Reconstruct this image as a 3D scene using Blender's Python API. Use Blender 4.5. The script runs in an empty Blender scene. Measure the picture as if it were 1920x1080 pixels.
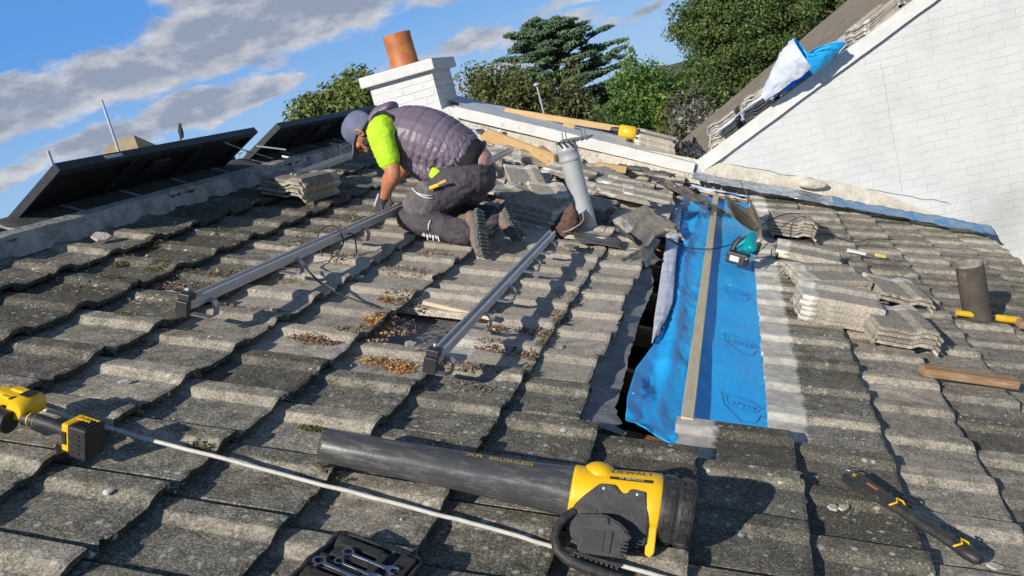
import bpy, bmesh, math, random
import numpy as np
from mathutils import Vector, Matrix, Euler, noise as mnoise
PI = math.pi
R = math.radians
rnd = random.Random(7)
S = bpy.context.scene
COL = S.collection

# ------------------------------------------------------------------ camera
cam_d = bpy.data.cameras.new("camera"); cam = bpy.data.objects.new("camera", cam_d); COL.objects.link(cam)
cam_d.sensor_width = 36.0; cam_d.lens = 30.9275; cam_d.clip_start = 0.05; cam_d.clip_end = 3000
_r, _u, _b = Vector((0.937825, 0.238102, -0.252572)), Vector((0.187941, 0.263441, 0.946191)), Vector((0.291828, -0.93483, 0.202312))
cam.matrix_world = Matrix(((_r.x, _u.x, _b.x, 2.87655), (_r.y, _u.y, _b.y, -2.51079), (_r.z, _u.z, _b.z, 0.20225), (0, 0, 0, 1)))
S.camera = cam

# ------------------------------------------------------------------ sun, sky, exposure
SUN = Vector((-0.29779, -0.81975, 0.48922)).normalized()
sun_d = bpy.data.lights.new("sun", 'SUN'); sun_d.energy = 4.8; sun_d.angle = R(0.55); sun_d.color = (1.0, 0.935, 0.83)
sun_o = bpy.data.objects.new("sun", sun_d); COL.objects.link(sun_o)
sun_o.rotation_euler = SUN.to_track_quat('Z', 'Y').to_euler()
S.view_settings.view_transform = 'Standard'; S.view_settings.look = 'None'; S.view_settings.gamma = 1; S.view_settings.exposure = 0.0
S.view_settings.use_curve_mapping = False

class NT:
    """small helper to wire shader nodes"""
    def __init__(s, tree): s.t = tree; tree.nodes.clear()
    def n(s, kind, **kw):
        nd = s.t.nodes.new(kind)
        for k, v in kw.items(): setattr(nd, k, v)
        return nd
    def put(s, sock, val):
        if isinstance(val, bpy.types.NodeSocket): s.t.links.new(val, sock)
        elif val is not None:
            if isinstance(val, (tuple, list)) and len(val) == 3 and sock.type == 'RGBA': val = (*val, 1)
            sock.default_value = val
    def m(s, op, a, b=None, c=None, clamp=False):
        nd = s.n('ShaderNodeMath', operation=op, use_clamp=clamp)
        for i, v in enumerate((a, b, c)):
            if v is not None: s.put(nd.inputs[i], v)
        return nd.outputs[0]
    def vm(s, op, a, b=None):
        nd = s.n('ShaderNodeVectorMath', operation=op); s.put(nd.inputs[0], a)
        if b is not None: s.put(nd.inputs[1], b)
        return nd.outputs[0]
    def mix(s, f, a, b, mode='MIX'):
        nd = s.n('ShaderNodeMix', data_type='RGBA', blend_type=mode); nd.clamp_factor = True
        s.put(nd.inputs[0], f); s.put(nd.inputs[6], a); s.put(nd.inputs[7], b); return nd.outputs[2]
    def noise(s, vec, scale, detail=4, rough=.6, dist=0, out=0):
        nd = s.n('ShaderNodeTexNoise'); s.put(nd.inputs['Vector'], vec); nd.inputs['Scale'].default_value = scale
        nd.inputs['Detail'].default_value = detail; nd.inputs['Roughness'].default_value = rough; nd.inputs['Distortion'].default_value = dist
        return nd.outputs[out]
    def vor(s, vec, scale, feature='F1', out='Distance', rand=1.0):
        nd = s.n('ShaderNodeTexVoronoi', feature=feature); s.put(nd.inputs['Vector'], vec); nd.inputs['Scale'].default_value = scale
        nd.inputs['Randomness'].default_value = rand
        return nd.outputs[out]
    def ss(s, x, lo, hi):
        nd = s.n('ShaderNodeMapRange', interpolation_type='SMOOTHSTEP'); s.put(nd.inputs[0], x)
        s.put(nd.inputs[1], lo); s.put(nd.inputs[2], hi); return nd.outputs[0]
    def sep(s, v):
        nd = s.n('ShaderNodeSeparateXYZ'); s.put(nd.inputs[0], v); return nd.outputs
    def comb(s, x, y, z):
        nd = s.n('ShaderNodeCombineXYZ'); s.put(nd.inputs[0], x); s.put(nd.inputs[1], y); s.put(nd.inputs[2], z); return nd.outputs[0]
    def attr(s, name, out='Fac'):
        nd = s.n('ShaderNodeAttribute', attribute_name=name); return nd.outputs[out]
    def bump(s, h, strength=.5, dist=.01, normal=None):
        nd = s.n('ShaderNodeBump'); nd.inputs['Strength'].default_value = strength; nd.inputs['Distance'].default_value = dist
        s.put(nd.inputs['Height'], h)
        if normal is not None: s.put(nd.inputs['Normal'], normal)
        return nd.outputs[0]

W_ = bpy.data.worlds.new("World"); S.world = W_; W_.use_nodes = True
def build_sky():
    t = NT(W_.node_tree)
    geo = t.n('ShaderNodeNewGeometry'); tc = t.n('ShaderNodeTexCoord')
    d = t.vm('NORMALIZE', tc.outputs['Generated'])
    x, y, z = t.sep(d)
    az = t.m('MULTIPLY', t.m('ARCTAN2', x, y), 180 / PI)
    el = t.m('MULTIPLY', t.m('ARCSINE', z), 180 / PI)
    sky = t.n('ShaderNodeTexSky', sky_type='NISHITA'); sky.sun_disc = False
    sky.sun_elevation = math.asin(SUN.z); sky.sun_rotation = math.atan2(SUN.x, SUN.y)
    sky.altitude = 50; sky.air_density = 1.0; sky.dust_density = 0.15; sky.ozone_density = 3.0
    hs = t.n('ShaderNodeHueSaturation'); hs.inputs['Saturation'].default_value = 0.95; hs.inputs['Value'].default_value = 1.0
    t.put(hs.inputs['Color'], sky.outputs[0])
    low = t.mix(t.ss(el, 0.0, 11.0), (4.1, 7.0, 11.2), (1.25, 4.3, 10.6))
    base = t.mix(t.m('MULTIPLY', t.ss(el, 24.0, 9.0), .88), hs.outputs[0], low)
    p = t.comb(t.m('MULTIPLY', az, 0.13), t.m('MULTIPLY', el, 0.27), 0.0)
    warp = t.noise(p, 1.6, 5, .55)
    azw = t.m('ADD', az, t.m('MULTIPLY', t.m('SUBTRACT', warp, .5), 5.0))
    warp2 = t.noise(t.vm('ADD', p, (7.3, 2.1, 4.0)), 2.2, 6, .6)
    elw = t.m('ADD', el, t.m('MULTIPLY', t.m('SUBTRACT', warp2, .5), 2.6))
    #        az     el   r_az  r_el  weight
    blobs = [(-43, 6.8, 6.5, 1.6, 1.1), (-36, 7.1, 5, 1.6, 1.15), (-30, 7.9, 6, 2.1, 1.25), (-24, 8.7, 6.5, 2.5, 1.15), (-18, 9.2, 6, 2.5, 1.1),
             (-26, 11.3, 7, 3.0, 1.3), (-39, 3.8, 5, .9, 1.0), (-33, 4.2, 4.5, 1.0, 1.1), (-29, 4.6, 3.5, .8, .9),
             (-45, 3.0, 4, .7, .7), (-25.5, 3.0, 4.5, .5, .62), (-21, 3.7, 5, .55, .60), (-15.5, 4.0, 4, .9, .9), (-11, 3.6, 4, .8, .8), (-8, 4.8, 5, .55, .62),
             (-6, 3.2, 5, .5, .55), (-15, 2.0, 6, .9, .55), (-52, 7, 8, 2, .9), (-46, 13, 7, 1.1, .45), (2, 6.5, 9, 1.2, .7), (14, 5, 9, 1.4, .8),
             (60, 10, 18, 3, .8), (120, 8, 15, 3, .7), (-95, 8, 16, 3, .8)]
    dens = None
    for a, e, ra, re, w in blobs:
        u = t.m('DIVIDE', t.m('SUBTRACT', azw, a), ra); v = t.m('DIVIDE', t.m('SUBTRACT', elw, e), re)
        q = t.m('ADD', t.m('MULTIPLY', u, u), t.m('MULTIPLY', v, v))
        g = t.m('MULTIPLY', t.m('EXPONENT', t.m('MULTIPLY', q, -1.0)), w)
        dens = g if dens is None else t.m('MAXIMUM', dens, g)
    f2 = t.noise(t.vm('ADD', p, (1.0, 9.0, 2.0)), 3.0, 9, .60)
    cov = t.ss(t.m('ADD', dens, t.m('MULTIPLY', t.m('SUBTRACT', f2, .5), .62)), .30, .60)
    # lumpy self shading: the lit crown of each lump against the grey body
    f3 = t.noise(t.vm('ADD', p, (1.03, 9.0 - .09, 2.0)), 2.2, 7, .6)
    f4 = t.noise(t.vm('ADD', p, (1.0, 9.0 + .09, 2.0)), 2.2, 7, .6)
    lit = t.m('ADD', t.m('MULTIPLY', t.m('SUBTRACT', f3, f4), 2.6), .42)
    lit = t.m('ADD', lit, t.m('MULTIPLY', t.m('SUBTRACT', .62, dens), .9), None, True)
    cc = t.mix(lit, (0.30, 0.345, 0.44), (0.70, 0.69, 0.71))
    bg1 = t.n('ShaderNodeBackground'); t.put(bg1.inputs[0], base); bg1.inputs[1].default_value = 0.078
    bg2 = t.n('ShaderNodeBackground'); t.put(bg2.inputs[0], cc); bg2.inputs[1].default_value = 1.0
    mx = t.n('ShaderNodeMixShader'); t.put(mx.inputs[0], t.m('MULTIPLY', cov, .93)); t.put(mx.inputs[1], bg1.outputs[0]); t.put(mx.inputs[2], bg2.outputs[0])
    out = t.n('ShaderNodeOutputWorld'); t.put(out.inputs[0], mx.outputs[0])
build_sky()

# ------------------------------------------------------------------ frames
TH = R(23.634); CT, ST = math.cos(TH), math.sin(TH)
# roof frame: local x runs down the slope (v), y runs along the courses away from the camera (u), z stands off the roof (n)
RM = Matrix(((CT, 0, ST, 0), (0, 1, 0, 0), (-ST, 0, CT, 0), (0, 0, 0, 1)))
def TR(v, u, n=0, rz=0, rx=0, ry=0):
    return RM @ Matrix.Translation((v, u, n)) @ Euler((rx, ry, rz), 'XYZ').to_matrix().to_4x4()
def TW(x, y, z, rz=0, rx=0, ry=0):
    return Matrix.Translation((x, y, z)) @ Euler((rx, ry, rz), 'XYZ').to_matrix().to_4x4()
def W(v, u, n=0): return RM @ Vector((v, u, n))
ID = Matrix.Identity(4)

# ------------------------------------------------------------------ object helpers
def tag(o, label=None, cat=None, group=None, kind=None):
    if label: o['label'] = label
    if cat: o['category'] = cat
    if group: o['group'] = group
    if kind: o['kind'] = kind
    elif cat: o['kind'] = 'thing'
    return o
def thing(name, label, cat, M=ID, group=None):
    o = bpy.data.objects.new(name, None); COL.objects.link(o); o.empty_display_size = .1; o.matrix_world = M
    return tag(o, label, cat, group)
def link(name, me, mat, parent=None, M=None):
    o = bpy.data.objects.new(name, me); COL.objects.link(o)
    for m_ in (mat if isinstance(mat, (list, tuple)) else [mat]):
        if m_: me.materials.append(m_)
    if parent: o.parent = parent
    if M is not None:
        if parent: o.matrix_local = M
        else: o.matrix_world = M
    return o
def copy_tree(o, parent=None):
    c = o.copy(); COL.objects.link(c); c.parent = parent
    for ch in list(o.children): copy_tree(ch, c)
    return c

class MB:
    def __init__(s): s.v = []; s.f = []; s.mi = []; s.sm = []; s.k = 0
    def add(s, vs, fs, M=None, sm=False):
        b = len(s.v)
        s.v += [tuple(M @ Vector(p)) if M is not None else tuple(p) for p in vs]
        s.f += [tuple(i + b for i in f) for f in fs]; s.mi += [s.k] * len(fs); s.sm += [sm] * len(fs)
        return s
    def box(s, c, d, M=None, bev=0.0):
        x, y, z = c; a, b, e = d[0] / 2, d[1] / 2, d[2] / 2
        T = Matrix.Translation(c) if M is None else M @ Matrix.Translation(c)
        if bev <= 0:
            vs = [(i * a, j * b, k * e) for i in (-1, 1) for j in (-1, 1) for k in (-1, 1)]
            fs = [(0, 1, 3, 2), (4, 6, 7, 5), (0, 4, 5, 1), (2, 3, 7, 6), (0, 2, 6, 4), (1, 5, 7, 3)]
            return s.add(vs, fs, T)
        bm = bmesh.new(); bmesh.ops.create_cube(bm, size=1.0)
        for v in bm.verts: v.co = Vector((v.co.x * d[0], v.co.y * d[1], v.co.z * d[2]))
        bmesh.ops.bevel(bm, geom=list(bm.edges), offset=bev, segments=2, affect='EDGES', profile=.6)
        return s.bm(bm, T)
    def bm(s, bm, M=None, sm=False):
        bm.verts.index_update()
        vs = [v.co[:] for v in bm.verts]; fs = [[v.index for v in f.verts] for f in bm.faces]
        bm.free(); return s.add(vs, fs, M, sm)
    def tube(s, pts, r, seg=10, caps=True, M=None, sm=True, flat=None):
        """tube along pts; r radius or list; flat=(axis, factor) squashes rings along axis"""
        pts = [Vector(p) for p in pts]; n = len(pts)
        rr = [r] * n if not isinstance(r, (list, tuple)) else list(r)
        vs = []; fs = []; prev = None
        for i, p in enumerate(pts):
            t = (pts[min(i + 1, n - 1)] - pts[max(i - 1, 0)]).normalized()
            if prev is None:
                a = Vector((0, 0, 1)) if abs(t.z) < .9 else Vector((1, 0, 0)); a = (a - t * a.dot(t)).normalized()
            else: a = (prev - t * prev.dot(t)).normalized()
            prev = a; b = t.cross(a)
            for k in range(seg):
                o = (a * math.cos(2 * PI * k / seg) + b * math.sin(2 * PI * k / seg)) * rr[i]
                if flat: o = o - flat[0] * (o.dot(flat[0]) * (1 - flat[1]))
                vs.append(p + o)
        for i in range(n - 1):
            for k in range(seg):
                k2 = (k + 1) % seg
                fs.append((i * seg + k, i * seg + k2, (i + 1) * seg + k2, (i + 1) * seg + k))
        s.add(vs, fs, M, sm)
        if caps:
            s.add(vs[:seg], [tuple(range(seg))[::-1]], M); s.add(vs[-seg:], [tuple(range(seg))], M)
        return s
    def lathe(s, prof, seg=24, M=None, sm=True):
        """prof list of (radius, z)"""
        vs = [(r * math.cos(2 * PI * k / seg), r * math.sin(2 * PI * k / seg), z) for r, z in prof for k in range(seg)]
        fs = [(i * seg + k, i * seg + (k + 1) % seg, (i + 1) * seg + (k + 1) % seg, (i + 1) * seg + k) for i in range(len(prof) - 1) for k in range(seg)]
        return s.add(vs, fs, M, sm)
    def prism(s, poly, h, M=None, z0=0.0, bev=0):
        bm = bmesh.new(); vs = [bm.verts.new((x, y, z0)) for x, y in poly]; f = bm.faces.new(vs)
        r_ = bmesh.ops.extrude_face_region(bm, geom=[f])
        for g in r_['geom']:
            if isinstance(g, bmesh.types.BMVert): g.co.z += h
        bmesh.ops.recalc_face_normals(bm, faces=bm.faces)
        if bev: bmesh.ops.bevel(bm, geom=list(bm.edges), offset=bev, segments=2, affect='EDGES')
        return s.bm(bm, M)
    def sphere(s, c, r, M=None, seg=14, rings=9):
        if not isinstance(r, (tuple, list)): r = (r, r, r)
        vs = [(c[0], c[1], c[2] + r[2])]; fs = []
        for i in range(1, rings):
            a = PI * i / rings
            for k in range(seg):
                b = 2 * PI * k / seg; vs.append((c[0] + r[0] * math.sin(a) * math.cos(b), c[1] + r[1] * math.sin(a) * math.sin(b), c[2] + r[2] * math.cos(a)))
        vs.append((c[0], c[1], c[2] - r[2])); L = len(vs) - 1
        for k in range(seg): fs.append((0, 1 + k, 1 + (k + 1) % seg)); fs.append((L, L - seg + (k + 1) % seg, L - seg + k))
        for i in range(rings - 2):
            for k in range(seg):
                a = 1 + i * seg + k; b = 1 + i * seg + (k + 1) % seg; fs.append((a, a + seg, b + seg, b))
        return s.add(vs, fs, M, True)
    def build(s, name, mat, parent=None, M=None):
        me = bpy.data.meshes.new(name); me.from_pydata(s.v, [], s.f); 
        o = link(name, me, mat, parent, M)
        me.polygons.foreach_set('material_index', s.mi); me.polygons.foreach_set('use_smooth', s.sm); me.update()
        return o
def grid_mesh(nx, ny, fn, closed=False):
    vs = [fn(i / (nx - 1), j / (ny - 1)) for j in range(ny) for i in range(nx)]
    fs = [(j * nx + i, j * nx + i + 1, (j + 1) * nx + i + 1, (j + 1) * nx + i) for j in range(ny - 1) for i in range(nx - 1)]
    return vs, fs
def solidify(o, th, off=-1):
    m = o.modifiers.new('thickness', 'SOLIDIFY'); m.thickness = th; m.offset = off; return o
def fbm(x, y, z=0, o=4):
    return mnoise.fractal(Vector((x, y, z)), 0.6, 2.0, o)
def text_mesh(body, size, name, mat, parent, M, depth=.0004, shear=0, bold=0.0):
    c = bpy.data.curves.new(name, 'FONT'); c.body = body; c.size = size; c.extrude = depth; c.shear = shear; c.offset = bold
    c.align_x = 'CENTER'; c.align_y = 'CENTER'
    t = bpy.data.objects.new('tmp', c); COL.objects.link(t)
    dg = bpy.context.evaluated_depsgraph_get(); me = bpy.data.meshes.new_from_object(t.evaluated_get(dg))
    bpy.data.objects.remove(t); me.name = name
    me.materials.clear()
    return link(name, me, mat, parent, M)

# ------------------------------------------------------------------ materials
def new_mat(name):
    m = bpy.data.materials.new(name); m.use_nodes = True; t = NT(m.node_tree)
    bs = t.n('ShaderNodeBsdfPrincipled'); out = t.n('ShaderNodeOutputMaterial'); t.t.links.new(bs.outputs[0], out.inputs[0])
    return m, t, bs
def ocoord(t):
    return t.n('ShaderNodeTexCoord').outputs['Object']
def simple(name, c1, c2=None, scale=20, rough=.6, metal=0, bump=.2, bscale=None, bdist=.004, contrast=(.35, .65), stretch=None, spec=.5, coat=0, dirt=None, dscale=9, dlo=.52, dhi=.7, rough2=None):
    """two-tone noisy surface with bump and an optional layer of dirt"""
    m, t, b = new_mat(name); v = ocoord(t)
    if stretch: v = t.vm('MULTIPLY', v, stretch)
    c2 = c2 or tuple(x * .75 for x in c1)
    n1 = t.noise(v, scale, 6, .62); f = t.ss(n1, *contrast); col = t.mix(f, c1, c2)
    if dirt:
        nd = t.noise(t.vm('ADD', v, (3.1, 1.7, 5.2)), dscale, 7, .68); fd = t.ss(nd, dlo, dhi); col = t.mix(fd, col, dirt)
        t.put(b.inputs['Roughness'], t.m('ADD', t.m('MULTIPLY', fd, .25), rough, None, True))
    else: t.put(b.inputs['Roughness'], t.m('ADD', t.m('MULTIPLY', t.m('SUBTRACT', n1, .5), .25), rough, None, True))
    t.put(b.inputs['Base Color'], col); b.inputs['Metallic'].default_value = metal; b.inputs['Specular IOR Level'].default_value = spec
    b.inputs['Coat Weight'].default_value = coat
    if bump: t.put(b.inputs['Normal'], t.bump(t.noise(v, bscale or scale * 4, 5, .65), bump, bdist))
    return m

def mat_tile(name='weathered_concrete_tile', loose=False):
    m, t, b = new_mat(name); v = ocoord(t)
    tint = t.attr('tint'); slope = t.attr('slope'); clean = t.attr('clean'); pale = t.attr('pale')
    big = t.noise(v, 3.2, 6, .65); mid = t.noise(v, 16, 6, .68); fine = t.noise(v, 130, 3, .75)
    stre = t.noise(t.vm('MULTIPLY', v, (9, 60, 30)), 1.0, 4, .6)
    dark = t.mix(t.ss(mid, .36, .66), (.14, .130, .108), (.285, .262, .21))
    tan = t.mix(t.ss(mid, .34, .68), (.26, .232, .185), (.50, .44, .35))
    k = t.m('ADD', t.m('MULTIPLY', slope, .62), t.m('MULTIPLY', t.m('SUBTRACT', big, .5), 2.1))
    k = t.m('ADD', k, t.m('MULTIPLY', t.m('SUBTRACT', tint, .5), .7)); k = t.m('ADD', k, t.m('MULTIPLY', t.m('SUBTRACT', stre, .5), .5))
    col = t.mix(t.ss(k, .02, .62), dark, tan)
    cl = t.mix(t.ss(mid, .35, .7), (.40, .35, .29), (.52, .46, .385))
    col = t.mix(t.m('MULTIPLY', clean, t.ss(t.m('ADD', mid, t.m('MULTIPLY', big, .4)), .5, .72)), col, cl)
    col = t.mix(t.m('MULTIPLY', clean, .55), col, cl)
    # granules
    col = t.mix(t.ss(fine, .50, .72), col, t.mix(.7, col, (.85, .77, .62)), 'MIX')
    col = t.mix(t.ss(fine, .50, .28), col, t.mix(.72, col, (.03, .03, .028)))
    # lichen rings and bird lime
    vw = t.vm('ADD', v, t.vm('MULTIPLY', t.n('ShaderNodeTexNoise').outputs[1], (0, 0, 0)))
    l1 = t.vor(v, 30); l1r = t.vor(v, 30, out='Color'); rr = t.sep(l1r)[0]
    nz = t.m('MULTIPLY', t.m('SUBTRACT', t.noise(v, 90, 4, .7), .5), .22)
    dd = t.m('ADD', l1, nz)
    lich = t.m('MULTIPLY', t.ss(dd, .23, .15), t.ss(rr, .64, .70))
    ring = t.m('MULTIPLY', t.m('MULTIPLY', t.ss(dd, .30, .25), t.ss(dd, .16, .21)), t.ss(rr, .55, .6))
    l2 = t.m('ADD', t.vor(v, 95), nz); l2r = t.sep(t.vor(v, 95, out='Color'))[1]
    sp = t.m('MULTIPLY', t.ss(l2, .26, .14), t.ss(l2r, .45, .52))
    area = t.ss(t.noise(t.vm('ADD', v, (5, 5, 5)), 5, 4, .6), .36, .56)
    lim = t.m('MAXIMUM', t.m('MULTIPLY', lich, .85), t.m('MAXIMUM', t.m('MULTIPLY', ring, .75), t.m('MULTIPLY', sp, .85)))
    lim = t.m('MULTIPLY', t.m('MULTIPLY', lim, area), t.m('SUBTRACT', 1.0, t.m('MULTIPLY', clean, .8)))
    # moss
    ms = t.m('MULTIPLY', t.ss(t.noise(t.vm('ADD', v, (11, 3, 1)), 4.5, 6, .7), .60, .68), t.m('SUBTRACT', 1.0, clean))
    col = t.mix(t.m('MULTIPLY', ms, .65), col, (.085, .085, .028))
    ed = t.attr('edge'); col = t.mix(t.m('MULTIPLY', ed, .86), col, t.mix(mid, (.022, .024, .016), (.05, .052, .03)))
    gr = t.attr('grime'); gk = t.ss(t.m('ADD', gr, t.m('MULTIPLY', t.m('SUBTRACT', t.noise(v, 7, 6, .7), .5), 1.0)), .18, .80)
    col = t.mix(t.m('MULTIPLY', gk, .80), col, t.mix(t.ss(fine, .45, .7), (.052, .049, .039), (.175, .160, .122)))
    col = t.mix(lim, col, (.58, .57, .51))
    pn = t.m('ADD', pale, t.m('MULTIPLY', t.m('SUBTRACT', mid, .5), .55))
    col = t.mix(t.ss(pn, .42, .62), col, t.mix(t.ss(mid, .4, .65), (.50, .475, .42), (.70, .67, .60)))
    gv = t.m('ADD', .80, t.m('MULTIPLY', tint, .38)); cm = t.comb(gv, gv, gv)
    col = t.mix(1.0, col, cm, 'MULTIPLY')
    t.put(b.inputs['Base Color'], col); b.inputs['Roughness'].default_value = .92; b.inputs['Specular IOR Level'].default_value = .25
    hsum = t.m('ADD', t.m('MULTIPLY', fine, .45), t.m('ADD', t.m('MULTIPLY', mid, .8), t.m('MULTIPLY', ms, .4)))
    t.put(b.inputs['Normal'], t.bump(hsum, .75, .007))
    return m
M_tile = mat_tile()

def mat_brick(name, c, mort, sx=.225, sy=.075, axis='XZ', bstr=.5, rot=0):
    m, t, b = new_mat(name); v = ocoord(t); x, y, z = t.sep(v)
    p = t.comb(x, z, 0) if axis == 'XZ' else t.comb(y, z, 0)
    wob = t.m('MULTIPLY', t.m('SUBTRACT', t.noise(v, 7, 4), .5), .022)
    p = t.vm('ADD', p, t.comb(wob, wob, 0))
    br = t.n('ShaderNodeTexBrick'); t.put(br.inputs['Vector'], p)
    br.inputs['Color1'].default_value = (1, 1, 1, 1); br.inputs['Color2'].default_value = (.86, .86, .86, 1); br.inputs['Mortar'].default_value = (0, 0, 0, 1)
    br.inputs['Scale'].default_value = 1; br.inputs['Brick Width'].default_value = sx; br.inputs['Row Height'].default_value = sy
    br.inputs['Mortar Size'].default_value = .0045; br.inputs['Mortar Smooth'].default_value = .75; br.inputs['Bias'].default_value = 0
    mm = t.m('MULTIPLY', br.outputs['Fac'], t.ss(t.noise(v, 3.5, 4, .6), .30, .58))
    pat = t.noise(v, 2.2, 6, .62); fine = t.noise(v, 60, 4, .7)
    col = t.mix(t.ss(pat, .38, .68), c, tuple(k * .90 for k in c))
    col = t.mix(t.m('MULTIPLY', mm, .08), col, mort)
    st = t.m('MULTIPLY', t.ss(t.noise(t.vm('MULTIPLY', v, (1, 1, 1)), 26, 5, .7), .63, .75), .35)
    col = t.mix(st, col, (.50, .50, .46))
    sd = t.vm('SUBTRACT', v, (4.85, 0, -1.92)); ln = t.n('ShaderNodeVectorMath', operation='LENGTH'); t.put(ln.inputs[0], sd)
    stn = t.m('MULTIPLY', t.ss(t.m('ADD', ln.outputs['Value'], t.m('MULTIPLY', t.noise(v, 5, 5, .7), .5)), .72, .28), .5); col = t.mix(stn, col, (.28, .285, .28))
    t.put(b.inputs['Base Color'], col); b.inputs['Roughness'].default_value = .75
    h = t.m('ADD', t.m('MULTIPLY', mm, -1.15), t.m('ADD', t.m('MULTIPLY', fine, .3), t.m('MULTIPLY', t.noise(v, 11, 5, .65), .9)))
    t.put(b.inputs['Normal'], t.bump(h, bstr, .008)); return m
M_wall = mat_brick('white_painted_brick', (.62, .63, .625), (.50, .51, .51))
M_chim = mat_brick('white_chimney_brick', (.70, .70, .69), (.55, .55, .54), bstr=.7)
M_white = simple('white_masonry_paint', (.70, .70, .68), (.62, .62, .60), 12, .6, bump=.4, bscale=40, dirt=(.42, .40, .35), dlo=.60, dhi=.78)
M_board = simple('weathered_white_board', (.72, .72, .70), (.64, .64, .61), 8, .5, bump=.3, bscale=60, dirt=(.36, .35, .31), dlo=.60, dhi=.74)
M_mortar = simple('grey_lime_mortar', (.50, .49, .46), (.24, .235, .22), 7, .9, bump=.9, bscale=45, bdist=.012, dirt=(.50, .50, .48), dscale=14, dlo=.5, dhi=.68)
M_cream = simple('cream_painted_mortar', (.62, .58, .50), (.50, .46, .38), 9, .8, bump=.9, bscale=38, bdist=.012, dirt=(.22, .19, .14), dscale=18, dlo=.60, dhi=.72)
M_ridge = simple('dark_ridge_concrete', (.055, .055, .055), (.085, .08, .075), 14, .9, bump=.6, bscale=110, dirt=(.3, .3, .28), dscale=30, dlo=.66, dhi=.72)
M_felt = simple('old_grey_underlay_felt', (.28, .28, .28), (.19, .19, .195), 10, .75, bump=.35, bscale=30, dirt=(.25, .24, .22), dlo=.58, dhi=.75)
M_lead = simple('dull_lead_sheet', (.17, .165, .155), (.10, .098, .092), 9, .6, metal=.1, bump=.4, bscale=25, bdist=.006, dirt=(.30, .28, .25), dscale=10, dlo=.55, dhi=.75)
M_wood = simple('fresh_sawn_softwood', (.70, .50, .28), (.60, .40, .20), 6, .65, bump=.25, bscale=30, stretch=(14, 1.2, 14), contrast=(.3, .7))
M_woodx = simple('pale_softwood_batten', (.72, .62, .42), (.58, .48, .31), 6, .7, bump=.25, bscale=30, stretch=(14, 1.0, 14), contrast=(.3, .7), dirt=(.27, .22, .15), dscale=4, dlo=.62, dhi=.8)
M_woodold = simple('orange_rafter_timber', (.46, .22, .09), (.32, .15, .07), 6, .7, bump=.3, bscale=30, stretch=(1.5, 14, 14))
M_dark = simple('loft_shade_black', (.02, .019, .018), (.012, .012, .012), 5, .95, bump=0)  # near-black base colour stands in for the unlit loft's shade
M_alu = simple('anodised_aluminium', (.62, .63, .64), (.50, .51, .52), 30, .34, metal=.45, bump=.1, stretch=(12, .6, 12), dirt=(.30, .29, .27), dscale=3, dlo=.55, dhi=.75)
M_steel = simple('galvanised_steel', (.42, .43, .45), (.30, .31, .33), 40, .4, metal=.8, bump=.15)
M_plblk = simple('black_moulded_plastic', (.022, .022, .023), (.034, .034, .036), 60, .5, bump=.3, bscale=300, bdist=.001, dirt=(.13, .125, .11), dscale=22, dlo=.56, dhi=.82)
M_rubber = simple('black_cable_rubber', (.02, .02, .022), (.03, .03, .032), 60, .55, bump=.1)
# ------------------------------------------------------------------ the tiled roof
G = .34; TWD = .323; TL = .42; TT = .019
PROF = [(0.0, -.010, 0), (.02, .0, 0), (.07, .0, 0), (.13, .0, 0), (.20, .0, 0), (.28, .0, 0), (.36, .0, 0), (.44, .0, 0), (.50, .0, 0), (.56, .0005, .1), (.58, .003, .9), (.62, .009, 1), (.665, .0165, 1), (.685, .019, .7), (.71, .0198, .4), (.80, .020, .3), (.885, .0196, .3), (.90, .016, .1), (.91, .007, 0), (.92, -.002, 0), (.99, -.014, 0)]
def tile_geo(r, nv=7, L=TL, rough=1.0, wear=1.0):
    """one interlocking tile, tail at v=0, head at v=-L, u from 0 to TWD; returns verts, faces, slope attr, v-coords"""
    npf = len(PROF); vs = []; sl = []; vv = []
    sx = r.uniform(-100, 100)
    chips = [(r.uniform(0, 1), r.uniform(.02, .05), r.uniform(.006, .022)) for _ in range(r.choice([0, 0, 1, 1, 2]))]
    if r.random() < .25: chips.append((r.choice([0.0, .9]), .07, r.uniform(.012, .03)))
    for lay in (0, 1):
        for j in range(nv):
            a = j / (nv - 1); v = -L * (1 - a)
            if j == nv - 2: v = -.012
            for i, (pu, h, s_) in enumerate(PROF):
                u = pu * TWD; hh = h
                dv = 0
                if j == nv - 1 or j == 0:
                    dv = mnoise.noise(Vector((u * 22, sx, j))) * .0045 * wear + mnoise.noise(Vector((u * 70, sx, j + 9))) * .0022 * wear
                    if j: dv -= sum(dp * math.exp(-((pu - cu) / cw) ** 2) for cu, cw, dp in chips)
                top = hh + mnoise.noise(Vector((u * 9, v * 9, sx))) * .0022 * rough
                if j == nv - 1 and lay == 0: top -= .0035
                if lay: top = hh - TT * (1.0 if j else 1.0)
                vs.append((v + dv, u, top)); sl.append(s_); vv.append(a)
    fs = []
    N1 = npf * nv
    for j in range(nv - 1):
        for i in range(npf - 1):
            a = j * npf + i
            fs.append((a, a + npf, a + npf + 1, a + 1))
            fs.append((N1 + a, N1 + a + 1, N1 + a + npf + 1, N1 + a + npf))
    for i in range(npf - 1):
        a = (nv - 1) * npf + i; fs.append((a, a + N1, a + N1 + 1, a + 1))
        a = i; fs.append((a, a + 1, a + N1 + 1, a + N1))
    for j in range(nv - 1):
        a = j * npf; fs.append((a, a + N1, a + N1 + npf, a + npf))
        a = j * npf + npf - 1; fs.append((a, a + npf, a + N1 + npf, a + N1))
    return vs, fs, sl, vv
def set_attr(me, name, vals):
    at = me.attributes.new(name, 'FLOAT', 'POINT'); at.data.foreach_set('value', np.array(vals, dtype=np.float32))

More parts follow.
